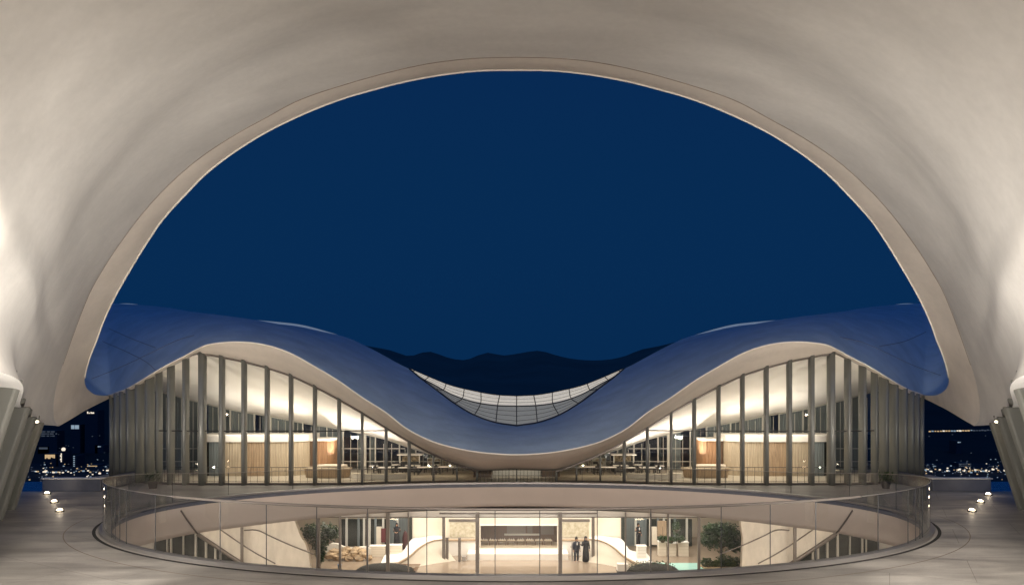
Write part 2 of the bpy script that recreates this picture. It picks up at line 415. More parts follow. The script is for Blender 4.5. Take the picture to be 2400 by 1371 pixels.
def side_word(s): return 'left' if s < 0 else 'right'
def mirx(v): return Vector((-v[0], v[1], v[2]))
def full(row):
    """row runs from the left side to the centre (last point at x=0): mirror it"""
    r = [Vector(p) for p in row]
    r[-1].x = 0.0
    return r + [mirx(p) for p in reversed(r[:-1])]

# ------------------------------------------------------------------ master curves, left half (pixel, pixel, metres)
O1 = [(1211,135,20.0),(1125,137,20.05),(1037,145,20.2),(950,161,20.5),(825,194,21.0),(700,236,21.6),(617,280,22.1),
      (550,317,22.5),(483,360,23.0),(432,400,23.4),(379,450,23.8),(335,499,24.2),(303,540,24.5),(262,598,25.0),
      (233,645,25.4),(214,678,25.7),(192,730,26.1),(166,800,26.7)]
O2 = [(166,800,26.7),(155,832,27.0),(140,876,27.4),(131,912,27.8),(126,946,28.1),(126,972,28.3),(129,988,28.5),(139,998,28.8)]
O3 = [(139,998,28.8),(160,986,29.8),(200,962,32.0),(235,944,34.6),(256,934,37.0)]
I1 = [(1211,164,21.0),(1125,165.5,21.05),(1037,175,21.2),(950,191,21.5),(875,210,21.8),(800,232,22.1),(700,272,22.7),
      (600,323,23.3),(493,398,24.2),(433,457,24.9),(379,517,25.5),(350,559,25.9),(306,630,26.6),(265,703,27.4),(242,753,28.0),(225,800,28.6)]
I2 = [(225,800,28.6),(209,841,29.3),(199,882,30.2),(199,899,30.8),(204,911,31.4)]
I3 = [(204,911,31.4),(214.5,920,32.2),(225,925,33.1),(241,927,34.6),(256,926,36.0)]

# facade plan: flat front, rounded corners
Y0 = 33.2
XC = -(CX - 475) * Y0 / F
_m = (CX - 258) / F
_ph = math.atan(_m)
RC = (abs(XC) * math.cos(_ph) - Y0 * math.sin(_ph)) / (1 - math.sin(_ph)) * -1
RC = abs((abs(XC) * math.cos(_ph) - Y0 * math.sin(_ph))) / (1 - math.sin(_ph))
def facade(px):
    m = (CX - px) / F
    if px >= 475:
        t = max(0.0, (px - 700) / 418.0)
        t = min(t, 1.0); t = t*t*(3-2*t)
        y = Y0 + 0.97 * t
        return Vector((-m*y, y, 0))
    # circle centre (XC, Y0+RC); nearest intersection of the ray x=-m*y
    cx, cy = XC, Y0 + RC
    A = m*m + 1; B = 2*(m*cx - cy) ; C = cx*cx + cy*cy - RC*RC
    D = max(B*B - 4*A*C, 0.0)
    y = (-B - math.sqrt(D)) / (2*A)
    return Vector((-m*y, y, 0))

E = func([(240,930),(256,926),(277,918),(292,913),(327,894),(362.5,872),(398,852),(433,834),(458,820),(486,808),(522,802.5),(557,801),
          (599.5,804),(641,813),(682.6,828.5),(738,859),(793.5,892),(849,931),(904,966),(955,1005),(1011,1033),(1066,1049),
          (1122,1059),(1177,1064),(1211,1065),(1250,1063)])
ED = func([(240,36.0),(256,36.0),(300,34.2),(350,33.0),(433,32.5),(475,31.9),(557,31.4),(738,31.3),(905,30.3),(1066,29.4),(1150,29.05),(1211,29.0),(1250,29.05)])
def FT(px):
    if px < 469: return E(px) + 8 + max(0, (px-440)) * 0.08
    return _ft(px)
_ft = func([(469,830),(490,830.5),(516,835),(569,846),(623,860),(681,879),(738,905),(793,934),(849,966),(902,999),(956,1031),(1014,1062),
            (1071,1085.5),(1118,1102),(1150,1102.5),(1211,1099),(1250,1100)])
def facade_top(px):
    p = facade(px); y = p.y
    return Vector((p.x, y, H - (FT(px) - CY) * y / F))

# ------------------------------------------------------------------ canopy in front (one concrete thing)
canopy = empty('concrete_canopy', (0, 24, 0), 'huge smooth cream concrete arch canopy framing the night sky on slanted buttresses', 'canopy')
nA, nB, nC = 70, 26, 22
def wp(arr): return [W(*p) for p in arr]
O = wp(curve(O1, nA)) + wp(curve(O2, nB))[1:]
I = wp(curve(I1, nA)) + wp(curve(I2, nB))[1:]
O_c = wp(curve(O3, nC))[1:]
I_c = wp(curve(I3, nC))[1:]
def child(o, p):
    o.parent = p; o.matrix_parent_inverse = Matrix.Translation(-Vector(p.location)); return o

# vault rails: from the arch edge O toward and over the camera
n = len(O)
knee = nA - 6
rail1, rail2, rail3 = [], [], []
for i in range(n):
    t = i / (n - 1)
    a = t * math.pi / 2
    s = math.sin(a); c = math.cos(a)
    roll = max(0.0, (t - 0.86) / 0.14)
    rail1.append(Vector((-11.35 * s ** 0.92 - 0.35*math.sin(roll*math.pi), 14.0 + 1.1 * t, 5.6 + 8.0 * c ** 0.95 - 0.7 * roll)))
    rail2.append(Vector((-9.2 * s ** 0.9, 3.0 + 1.5 * t, 5.6 + 6.9 * c ** 0.9 - 0.6 * roll)))
    rail3.append(Vector((-12.0 * s ** 0.9, -11.0, 4.2 + 7.6 * c ** 0.9)))
mid = [(O[i] + rail1[i]) / 2 + Vector((0, 0, 0.25 * math.sin(math.pi * i / (n-1)))) for i in range(n)]
for i in range(n):   # the lower edge of the wing rolls under, outwards
    t = i / (n - 1)
    if t > 0.80:
        k = (t - 0.80) / 0.20
        mid[i] += Vector((0.55 * math.sin(k*math.pi) , -0.5 * math.sin(k*math.pi), 0))
        rail1[i] += Vector((0.25 * math.sin(k*math.pi), -0.4*math.sin(k*math.pi), 0))
q_ = [(O[i] + mid[i]) / 2 for i in range(n)]
tg_q, tg_m, tg_1 = W(84, 990, 25.6), W(49, 954, 21.4), W(-2, 872, 15.1)
for row_, tg in ((q_, tg_q), (mid, tg_m), (rail1, tg_1)):
    dl = tg - row_[-1]
    for i in range(n):
        k = max(0.0, (i/(n-1) - 0.72) / 0.28); k = k*k*(3-2*k)
        row_[i] = row_[i] + dl * k
rails = [O, q_, mid, rail1, rail2, rail3]
def catmull(rs, per=10):
    out = []
    for k in range(len(rs) - 1):
        p0 = rs[max(k-1, 0)]; p1 = rs[k]; p2 = rs[k+1]; p3 = rs[min(k+2, len(rs)-1)]
        for q in range(per):
            s = q / per
            row = []
            for i in range(len(p1)):
                a, b, c, d = p0[i], p1[i], p2[i], p3[i]
                row.append(0.5 * ((2*b) + (c - a)*s + (2*a - 5*b + 4*c - d)*s*s + (3*b - a - 3*c + d)*s**3))
            out.append(row)
    out.append(list(rs[-1]))
    return out
rows = catmull(rails)
rows = [full(list(reversed(r))) for r in rows]
child(grid('vault', rows, M['vault']), canopy)
edge = [r[0] for r in rows]
for s_ in (1, -1):
    e0 = [Vector((p.x * s_, p.y, p.z)) for p in edge]
    strip = [e0, [p + Vector((-1.2 * s_, 0.25, 0.05)) for p in e0], [p + Vector((-3.6 * s_, 0.5, 0.5)) for p in e0]]
    child(grid('wing_soffit', strip, M['vault'], flip=(s_ < 0)), canopy)
# upper (outside) face of the vault, a metre thick shell
orow = [[p + Vector((0, 0.2, 1.0)) + (Vector((p.x, 0, 0)).normalized() * 0.9 if abs(p.x) > 0.5 else Vector((0,0,0))) for p in r] for r in rows]
child(grid('outer_shell', orow, M['vault'], flip=True), canopy)
# rim: band between the front edge O and the back edge I with a soft fillet profile
def band(Us, Ls, steps=8, bulge=0.0):
    out = []
    for k in range(steps + 1):
        s = k / steps
        out.append([Ls[i].lerp(Us[i], s) + Vector((0, 0, -bulge * math.sin(math.pi*s))) for i in range(len(Us))])
    return out
rb = band(I, O, 6, 0.04)
rbc = band(I_c, O_c, 6, 0.05)
allrows = [full(list(reversed(a + b))) if False else None for a, b in zip(rb, rbc)]
rows_r = []
for a, b in zip(rb, rbc):
    left = list(reversed(a + b))            # corner ... apex
    rows_r.append(full(left))
child(grid('rim', rows_r, M['rim'], flip=True), canopy)
# outside return of the rim from the back edge up to the outer shell
ret = []
Ifull = full(list(reversed(I)))
Ofull = full(list(reversed(O)))
ret.append([p + Vector((0,0,0)) for p in Ifull])
ret.append([orow[0][k] + Vector((0, 0.6, 0)) for k in range(len(Ifull))])
ret.append([orow[0][k] for k in range(len(Ifull))])
child(grid('rim_return', ret, M['vault']), canopy)
jb = MB(); jb.tube([p + Vector((0, -0.01, 0)) for p in Ofull[18:-18]], 0.02, 5)  # dark tube drawn for the shadow line in the front crease
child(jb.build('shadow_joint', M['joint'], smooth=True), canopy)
jb = MB(); jb.tube([p + Vector((0, 0.0, -0.01)) for p in Ifull[6:-6]], 0.035, 5)  # light tube along the inner edge, a highlight put in as colour
child(jb.build('lip_highlight', M['pale_edge'], smooth=True), canopy)

# slanted buttress blades under the wings
blades = [((86, 988, 25.7), 1.15), ((67, 974, 23.4), 1.1), ((50, 950, 21.2), 1.0), ((27, 884, 18.0), 0.9), ((-60, 860, 14.6), 0.8)]
for s in (1, -1):
    for (b, wd) in blades:
        tp = W(*b)
        slope = -0.337 * (tp.z)
        x0, y0, z0 = tp.x, tp.y, tp.z
        mb = MB()
        # stepped blade in plan: main slab plus a thinner nib toward the opening
        def blade(xo, y_a, y_b, wtop, wbot, up_=0.22):
            zt = z0 + up_
            dxt = -slope * up_ / max(z0, 0.1) - (0.25 if up_ > 0 else 0.0)
            v = [(x0+slope+xo, y_a, -0.02), (x0+slope-wbot+xo, y_a, -0.02), (x0+slope-wbot+xo, y_b, -0.02), (x0+slope+xo, y_b, -0.02),
                 (x0+dxt+xo, y_a, zt), (x0+dxt-wtop+xo, y_a, zt), (x0+dxt-wtop+xo, y_b, zt), (x0+dxt+xo, y_b, zt)]
            mb.add(v, [(0,1,2,3),(7,6,5,4),(0,4,5,1),(1,5,6,2),(2,6,7,3),(3,7,4,0)])
        blade(-0.18, y0, y0+0.75, 2.6, 1.9)
        blade(0.0, y0+0.28, y0+0.5, 0.5, 0.5, -0.05)
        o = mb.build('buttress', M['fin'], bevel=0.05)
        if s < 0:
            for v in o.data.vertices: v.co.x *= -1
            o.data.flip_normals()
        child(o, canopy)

# ------------------------------------------------------------------ pavilion with the wave roof
pav = empty('wave_roof_pavilion', (0, 33, 0), 'long glazed pavilion under a blue-lit rolling concrete roof behind the round opening', 'pavilion')
PXS = np.concatenate([np.linspace(256, 480, 40), np.linspace(486, 1211, 90)])
soff = []
Erow = [W(px, E(px), ED(px)) for px in PXS]
Frow = [facade_top(px) for px in PXS]
lipu = [p + Vector((0, 0.0, 0)) for p in Erow]
rows = []
for k in range(11):
    s = k / 10
    row = []
    for i, px in enumerate(PXS):
        deep = min(1.0, max(0.0, (px - 440) / 120))
        p = Erow[i].lerp(Frow[i], s)
        # front lip nearly vertical, then a flatter soffit
        lip = 0.16 * deep * (math.exp(-s*9) - 1) 
        row.append(p + Vector((0, 0, lip * (1 - s) )))
    rows.append(row)
child(grid('soffit', [full(r) for r in rows], M['rim'], flip=False), pav)
jb = MB(); jb.tube([p + Vector((0, -0.01, 0.0)) for p in full(Erow)], 0.035, 5)
child(jb.build('roof_edge', M['pale_edge'], smooth=True), pav)

# roof skin
G = [(120,890,33.6),(165,915,34.2),(200,932,34.8),(235,935,35.6)]
front = [W(*g) for g in G] + Erow
GT = curve([(120,702,48),(200,704,48),(265,711,48),(320,714,47.6),(400,722,47),(500,741,46.2),(540,747,46),(640,758,45.4),(700,765,45),
            (760,778,44.4),(810,790,43.8),(860,812,43),(900,833,42),(940,855,41),(960,865,40.5),(985,886,39.6),(1020,912,38.6),
            (1060,942,37.4),(1110,972,36.2),(1160,990,35.5),(1211,998,35.2)], 400)
fpx = [g[0] for g in G] + list(PXS)
# pair each front pixel with a crest pixel
tfx = np.interp(fpx, [120, 256, 560, 880, 1011, 1100, 1211], [120, 236, 520, 860, 985, 1080, 1211])
crest = []
for x in tfx:
    crest.append(W(x, np.interp(x, GT[:,0], GT[:,1]), np.interp(x, GT[:,0], GT[:,2])))
rows = []
NV = 22
for k in range(NV + 1):
    s = k / NV
    row = []
    for i in range(len(front)):
        px = fpx[i]
        amp = np.interp(px, [120, 560, 900, 1211], [0.9, 0.75, 0.45, 0.22])
        e = s ** 1.15
        p = front[i].lerp(crest[i], e)
        row.append(p + Vector((0, 0, amp * math.sin(math.pi * s) * (1 - 0.3*s))))
    rows.append(row)
roofrows = rows
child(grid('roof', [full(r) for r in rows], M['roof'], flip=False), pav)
# skylight crescent in the valley of the roof
SU = curve([(960,863,40.6),(985,874,40.2),(1020,889,39.7),(1060,904,39.0),(1110,916,38.5),(1160,925,38.1),(1211,928,38.0)], 60)
SM = curve([(966,870,40.3),(985,884,39.8),(1020,903,39.1),(1060,925,38.2),(1110,942,37.4),(1160,950,36.9),(1211,952,36.7)], 60)
SL = curve([(960,865,40.4),(985,886,39.55),(1020,912,38.55),(1060,942,37.35),(1110,972,36.15),(1160,990,35.45),(1211,998,35.15)], 60)
sU, sM, sL = [full([W(*p) for p in c]) for c in (SU, SM, SL)]
def upz(r, dz, dy=0): return [p + Vector((0, dy, dz)) for p in r]
sky = child(empty('skylight', (0, 37, 3)), pav)
def sl_band(A, B, nrow, name, m):
    """louvred band: small saw-tooth steps give the fine horizontal lines"""
    rows = []
    for k in range(nrow):
        s0 = k / nrow; s1 = (k + 0.86) / nrow
        for s, off in ((s0, 0.0), (s1, 0.0), (s1 + 0.01, 0.045)):
            rows.append([A[i].lerp(B[i], min(s, 1)) + Vector((0, off, 0)) for i in range(len(A))])
    rows.append(B)
    o = grid(name, rows, m, smooth=False); o.parent = pav; o.matrix_parent_inverse = Matrix.Translation(-Vector(pav.location)); return o
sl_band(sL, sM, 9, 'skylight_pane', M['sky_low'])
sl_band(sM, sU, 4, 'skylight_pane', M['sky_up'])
mb = MB()
for q_i in (0.25, 0.5, 0.75): mb.tube([sL[i].lerp(sM[i], q_i) + Vector((0,-0.03,0)) for i in range(len(sL))], 0.009, 4)
for q_i in (0.35, 0.7): mb.tube([sM[i].lerp(sU[i], q_i) + Vector((0,-0.03,0)) for i in range(len(sL))], 0.008, 4)
mb.tube(upz(sM, 0.01, -0.04), 0.035, 5); mb.tube(upz(sU, 0.01, -0.03), 0.025, 5)
mb.tube(upz(sL, 0.02, -0.06), 0.05, 5)
N = len(sU)
for k in range(-8, 9):
    cU = CX + k * 41.5
    if abs(k) > 5: cU = CX + (5 * 41.5 + (abs(k) - 5) * 32) * (1 if k > 0 else -1)
    # top, middle, bottom of each curved glazing bar
    def at(row, px):
        best = min(row, key=lambda p: abs(CX + p.x / p.y * F - px)); return best
    a = at(sU, cU); b_ = at(sM, CX + (cU - CX) * 1.03); c = at(sL, CX + (cU - CX) * 1.17)
    if (a - c).length > 0.2:
        q = curve([tuple(a + Vector((0,-0.04,0))), tuple(b_ + Vector((0,-0.06,0))), tuple(c + Vector((0,-0.05,0)))], 8) if (a-b_).length > 0.05 and (b_-c).length > 0.05 else [a, c]
        mb.tube([Vector(p) for p in q], 0.026, 5)
o = mb.build('skylight_frame', M['dark']); child(o, pav)
bpy.data.objects.remove(sky)
# glass over the valley skylight
# rear slope of the roof
KR = []
for i in range(len(crest)):
    x = tfx[i]
    if x < 960: KR.append(crest[i])
    else: KR.append(W(x, np.interp(x, SU[:,0], SU[:,1]), np.interp(x, SU[:,0], SU[:,2])))
back = [KR] + [[p + Vector((0, dy, 0)) + Vector((0, 0, (1.0 - p.z) * f_)) for p in KR] for dy, f_ in ((2, 0.06), (5, 0.3), (8, 0.62), (10, 1.0))]
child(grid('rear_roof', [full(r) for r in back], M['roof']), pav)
# long glazed slivers along the crest
def sliver(pts, hgt):
    for s in (1, -1):
        c = curve(pts, 30)
        lo = [W(*p) + Vector((0, 0.35, -0.05)) for p in c]
        hi = [W(p[0], p[1] - hgt * math.sin(math.pi * i / 29) ** 0.8, p[2]) + Vector((0, 0.5, 0)) for i, p in enumerate(c)]
        if s < 0: lo = [mirx(p) for p in lo]; hi = [mirx(p) for p in hi]
        bk = [p + Vector((0, 1.2, -0.5)) for p in hi]
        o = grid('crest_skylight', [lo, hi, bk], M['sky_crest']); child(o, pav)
sliver([(520,745,46.1),(580,752,45.8),(640,759,45.4),(700,766,45.0),(760,779,44.4),(812,792,43.7)], 7)
sliver([(262,711,48),(290,713,47.8),(325,715,47.6)], 4)
# casting joints of the roof
def roof_pt(px, py):
    best = None
    for r in roofrows:
        for p in r:
            d = (CX + p.x/p.y*F - px)**2 + (CY - (p.z-H)/p.y*F - py)**2
            if best is None or d < best[0]: best = (d, p)
    return best[1]
roof_ob = [o for o in COL.objects if o.name == 'roof'][0]
bpy.context.view_layer.update()
def on_roof(px, py):
    dirv = W(px, py, 1.0) - Vector((0, 0, H)); dirv.normalize()
    mw = roof_ob.matrix_world.inverted()
    ok, loc, nor, _ = roof_ob.ray_cast(mw @ Vector((0, 0, H)), (mw.to_3x3() @ dirv).normalized())
    return (roof_ob.matrix_world @ loc) if ok else None
for line in ([(214,888),(260,870),(310,848),(360,824),(420,796),(455,786)], [(255,770),(300,790),(330,802),(365,815)],
             [(240,800),(300,826),(345,850),(365,868)], [(1968,790),(2020,802),(2080,828),(2140,856),(2205,880)],
             [(2060,812),(2120,800),(2170,778)]):
    c = curve(line, 26)
    pts = [on_roof(p[0], p[1]) for p in c]
    pts = [p for p in pts if p is not None]
    if len(pts) > 3:
        jb = MB(); jb.tube(pts, 0.022, 4); child(jb.build('roof_joint', M['roofjoint']), pav)

# ceiling inside and back wall of glass
YB = 39.8
C = func([(258,893),(290,899),(330,907),(378,918),(410,926),(446,936.6),(486,946),(527,956),(580,966),(633,974.5),(691,986.5),(746,996),
          (799,1004.5),(852,1015.6),(915,1031),(942,1041),(1010,1063),(1040,1070),(1071,1076),(1118,1078),(1211,1078),(1250,1078)])
CP = [px for px in PXS if px > 262]
rows = []
for k in range(13):
    s = k / 12
    row = []
    for px in CP:
        a = facade_top(px) + Vector((0, 0.05, -0.01))
        b = W(px, C(px), YB)
        p = a.lerp(b, s)
        row.append(p + Vector((0, 0, 0.32 * math.sin(math.pi*s) * min(1, (1100 - min(px, 1100)) / 500))))
    rows.append(row)
child(grid('ceiling', [full(r) for r in rows], M['ceiling']), pav)
def back_top(x):
    px = CX - abs(x) / YB * F
    return H - (C(px) - CY) * YB / F
# glazed back wall: panes and pale bars
for s in (-1, 1):
    x = 4.0; k = 0
    while x < 22.6:
        step = (0.62, 1.25, 0.95, 1.4)[k % 4]
        x1 = min(x + step, 22.7)
        z0_, z1_ = back_top(x), back_top(x1)
        mk('back_pane', [(s*x, YB+0.1, 0), (s*x1, YB+0.1, 0), (s*x1, YB+0.1, z1_), (s*x, YB+0.1, z0_)], [(0,1,2,3)], M['night_glass'])
        child(COL.objects[-1], pav)
        bw = 0.09 if k % 4 == 1 else 0.035
        mb = MB()
        for q_ in (0.33, 0.66) if x1 - x > 0.8 else (0.5,):
            xq = x + (x1 - x) * q_; mb.box(s*xq-0.013, s*xq+0.013, YB-0.07, YB-0.03, 0, min(z0_, z1_) - 0.01)
        child(mb.build('glazing_bar', M['mull']), pav)
        mb = MB(); mb.box(s*x-bw, s*x+bw, YB-0.12, YB-0.02, 0, z0_); child(mb.build('back_mullion', M['mull']), pav)
        if k % 3 != 0 or x > 9.5:
            cb = MB(); nfold = 9; x2 = x + (x1-x) * (random.uniform(0.3, 0.8) if x < 9.5 else random.choice([0.55, 0.97, 0.97]))
            v = []
            for q in range(nfold*2+1):
                xx = x + 0.05 + (x2 - x - 0.05) * q / (nfold*2)
                v.append((s*xx, YB + 0.0 + (0.05 if q % 2 else 0), back_top(xx) - 0.03))
            v2 = [(p[0], p[1], 0.02) for p in v]
            nn = len(v)
            mk('curtain', v + v2, [(i, i+1, nn+i+1, nn+i) for i in range(nn-1)], M['curtain']); child(COL.objects[-1], pav)
        x = x1; k += 1
    mb = MB()
    for zz in (1.25, 0.5):
        xs = [4.0 + i*0.5 for i in range(38)]
        xs = [q for q in xs if back_top(q) > zz + 0.1]
        mb.box(min(s*xs[0], s*xs[-1]), max(s*xs[0], s*xs[-1]), YB-0.09, YB-0.04, zz-0.02, zz+0.02)
    child(mb.build('back_transom', M['mull']), pav)
    # top rail under the ceiling
    mb = MB(); mb.tube([(s*q, YB-0.08, back_top(q)-0.02) for q in np.linspace(4, 22.6, 60)], 0.035, 5)
    child(mb.build('back_head_rail', M['mull']), pav)

# facade columns and panes
cols = [(262,11,.30),(274,12,.34),(288,15,.40),(305,18,.46),(327,19,.50),(350,19,.52),(372,14,.40),(400,18,.46),(435,18,.46),(474,18,.48),(520,15,.42),
        (572,14,.40),(626,13,.38),(682,12,.36),(738,12,.34),(795,12,.32),(849,9,.28),(905,10,.26),(959,11,.24),(1015,6,.2),(1071,6,.18),(1118,8,.2)]
def col_mesh(px, wpx, dep):
    p = facade(px); q = facade(px + 1.0) - facade(px - 1.0)
    t = q.normalized(); nrm = Vector((t.y, -t.x, 0))
    if nrm.y > 0: nrm = -nrm
    wd = wpx * p.y / F * (0.76 if px > 500 else 0.86)
    if px < 470: wd = max(0.15, wd * 0.62)
    zt = facade_top(px).z + 0.1
    ring = []
    for k in range(20):
        a = 2 * math.pi * k / 20
        ca, sa = math.cos(a), math.sin(a)
        u = math.copysign(abs(ca) ** 0.6, ca) * wd / 2; v = math.copysign(abs(sa) ** 0.8, sa) * dep / 2
        ring.append(p + t*u + nrm*(v - 0.02))
    mb = MB(); mb.prism([(r.x, r.y) for r in ring], 0.0, zt)
    # thin flange that carries the glass
    f0 = p + nrm * (dep/2 + 0.02)
    return mb
for s in (1, -1):
    for (px, wpx, dep) in cols:
        o = col_mesh(px, wpx, dep).build('column', M['column'], bevel=0)
        o.data.polygons.foreach_set('use_smooth', [len(p.vertices) == 4 for p in o.data.polygons])
        if s < 0:
            for v in o.data.vertices: v.co.x *= -1
            o.data.flip_normals()
        child(o, pav)
    ks = [c[0] for c in cols]
    for i in range(len(ks) - 1):
        a, b = facade(ks[i]), facade(ks[i+1]); ta, tb = facade_top(ks[i]).z, facade_top(ks[i+1]).z
        v = [(s*a.x, a.y, 0.02), (s*b.x, b.y, 0.02), (s*b.x, b.y, tb), (s*a.x, a.y, ta)]
        mk('glass_panel', v, [(0,1,2,3)], M['facade_glass']); child(COL.objects[-1], pav)
    # head rail under the soffit, and the thin transom
    pts = [facade_top(px) + Vector((0, -0.05, -0.04)) for px in np.linspace(440, 1118, 90)]
    mb = MB(); mb.tube([Vector((s*p.x, p.y, p.z)) for p in pts], 0.05, 5); child(mb.build('head_rail', M['bronze']), pav)
    pts = [facade(px) + Vector((0, -0.03, 2.62)) for px in np.linspace(372, 946, 70)]
    mb = MB(); mb.tube([Vector((s*p.x, p.y, p.z)) for p in pts], 0.028, 5); child(mb.build('transom', M['dark']), pav)
    pts = [facade(px) + Vector((0, -0.02, 0.05)) for px in np.linspace(262, 1118, 110)]
    mb = MB(); mb.tube([Vector((s*p.x, p.y, p.z)) for p in pts], 0.06, 4); child(mb.build('sill_rail', M['bronze']), pav)

# glass core between the two wings
yc = facade(1118).y
xc = abs(facade(1118).x)
ncore = 22
for i in range(ncore + 1):
    x = -xc + 2*xc*i/ncore
    px = CX + x/yc*F
    zt = H - (FT(CX - abs(px-CX)) - CY) * yc / F
    mb = MB(); wv = 0.03 if i in (0, ncore, ncore//2) else 0.010
    mb.box(x-wv, x+wv, yc-0.04, yc+0.04, 0.0, zt + 0.15); child(mb.build('core_mullion', M['dark']), pav)
mk('core_glass', [(-xc, yc, 0), (xc, yc, 0), (xc, yc, 0.75), (-xc, yc, 0.75)], [(0,1,2,3)], glass('core_glass', (0.75,0.78,0.76), 1.0, 0.06)); child(COL.objects[-1], pav)
mb = MB(); mb.box(-xc, xc, yc-0.02, yc+0.02, 0.33, 0.35); mb.box(-xc, xc, yc-0.02, yc+0.02, 0.16, 0.17); child(mb.build('core_transom', M['dark']), pav)
mb = MB(); mb.box(-1.3, 1.3, yc+2.6, yc+3.2, 0.0, 0.30); child(mb.build('reception_desk', M['white'], bevel=0.03), pav)
mb = MB(); mb.box(-2.3, -1.35, yc+2.0, yc+2.3, 0.0, 0.38); mb.box(1.35, 2.3, yc+2.2, yc+2.5, 0.0, 0.34); child(mb.build('side_cabinet', M['wood_dark'], bevel=0.02), pav)
mb = MB(); mb.box(-4.2, 4.2, YB+0.05, YB+0.3, 0, 0.9); child(mb.build('core_back_wall', M['cream']), pav)
# interior floor
fl = [facade(px) for px in np.linspace(262, 1211, 120)]
fl = full(fl)
v = [Vector((p.x, p.y, 0.012)) for p in fl] + [Vector((p.x, YB + 0.4 if abs(p.x) < 22.0 else max(YB+0.4, p.y), 0.012)) for p in fl]
nn = len(fl)
child(mk('interior_floor', v, [(i, i+1, nn+i+1, nn+i) for i in range(nn-1)], M['intfloor']), pav)

# ------------------------------------------------------------------ terrace with the elliptical opening
EC, EB = 24.9, 8.4
EA = math.sqrt((952/F)**2 * (EC**2 - EB**2))
def ell(a, off=0.0):
    return ((EA + off) * math.cos(a), EC + (EB + off) * math.sin(a))
def sheet(name, outer, hole, z, m, parent=None):
    bm = bmesh.new()
    es = []
    for loop in (outer, hole):
        vs_ = [bm.verts.new((p[0], p[1], z)) for p in loop]
        for i in range(len(vs_)): es.append(bm.edges.new((vs_[i], vs_[(i+1) % len(vs_)])))
    bmesh.ops.triangle_fill(bm, use_beauty=True, use_dissolve=False, edges=es, normal=(0, 0, 1))
    me = bpy.data.meshes.new(name); bm.to_mesh(me); bm.free(); me.materials.append(m)
    o = bpy.data.objects.new(name, me); COL.objects.link(o)
    if parent: child(o, parent)
    return o
NE = 200
hole = [ell(2*math.pi*i/NE) for i in range(NE)]
outer = [(-60,-30),(60,-30),(60,31.0),(21.6,31.0),(22.6,36.2),(22.6,52),(-22.6,52),(-22.6,36.2),(-21.6,31.0),(-60,31.0)]
tag(sheet('terrace', outer, hole, 0.0, M['deck']), kind='structure')
mb = MB()
mb.prism(outer, -1.0, -0.03)
# outer edge skirt of the terrace only (no lid over the opening)
mb.v, mb.f = mb.v, mb.f[2:]; mb.mi = mb.mi[2:]
tag(mb.build('terrace_edge', M['fascia']), kind='structure')
def ring(name, o0, o1, z, m, z2=None, parent=None, a0=0, a1=2*math.pi):
    rows = [[Vector((*ell(a0 + (a1-a0)*i/NE, o), zz)) for i in range(NE + 1)] for o, zz in ((o0, z), (o1, z2 if z2 is not None else z))]
    return grid(name, rows, m, parent, smooth=True, flip=True)
tag(ring('kerb', 0.0, 0.42, 0.006, M['ringstone']), kind='structure')
tag(ring('kerb_groove', 0.42, 0.52, 0.009, M['groove']), kind='structure')
tag(ring('kerb_joint', 1.28, 1.305, 0.006, M['joint']), kind='structure')
tag(ring('kerb_inlay', 0.52, 1.28, 0.004, M['deck']), kind='structure')

# ------------------------------------------------------------------ sunken hall seen through the opening
ZL = -7.4
hall = empty('sunken_hall', (0, 44, ZL), 'bright cream hall on the lower level seen through the round opening', 'hall')
AR = func([(240,1300),(300,1286),(378,1266),(461,1249),(515,1241),(565,1235),(624,1227),(690,1220),(747,1214),(797,1208.5),(858,1203.5),(940,1197),(1040,1190),(1130,1187),(1211,1186),(1300,1187)])
up, dn, lip_ = [], [], []
for i in range(NE + 1):
    a = 2*math.pi*i/NE
    x, y = ell(a)
    px = CX - abs(x)/y*F
    if math.sin(a) > -0.25:
        z = H - (AR(px) - CY) * y / F
    else: z = -2.6
    up.append(Vector((x, y, 0.004))); dn.append((x, y, z))
# soften the change to the near half
zs = np.array([p[2] for p in dn]); zsm = zs.copy()
for i in range(len(zs)):
    a = 2*math.pi*i/NE
    if math.sin(a) < -0.1:
        w_ = [zs[(i+k) % NE] for k in range(-8, 9)]; zsm[i] = sum(w_)/len(w_)
dn = [Vector((p[0], p[1], zsm[i])) for i, p in enumerate(dn)]
rows = [[up[i] + Vector((0, 0, 0)) for i in range(NE+1)]] + [[up[i].lerp(dn[i], k/6) for i in range(NE+1)] for k in range(1, 7)]
inner = [Vector((p.x * 1.02, EC + (p.y-EC)*1.03, p.z)) for p in dn]
topin = [Vector((p.x * 1.02, EC + (p.y-EC)*1.03, -0.1)) for p in dn]
child(grid('fascia', rows + [inner, topin], M['fascia'], flip=True), hall)
ro = []
for (o_, z_) in ((-0.0, 0.02), (-0.03, 0.02), (-0.03, -0.11), (0.0, -0.11)):
    ro.append([Vector((*ell(2*math.pi*i/NE, o_), z_)) for i in range(NE+1)])
child(grid('coping_nosing', ro, M['coping'], flip=True, smooth=False), hall)
ro = [[Vector((*ell(math.pi*0.02 + math.pi*0.96*i/NE, o_), z_)) for i in range(NE+1)] for (o_, z_) in ((0.0, 0.024), (0.80, 0.024), (0.82, 0.0))]
child(grid('coping', ro, M['coping'], flip=True, smooth=False), hall)
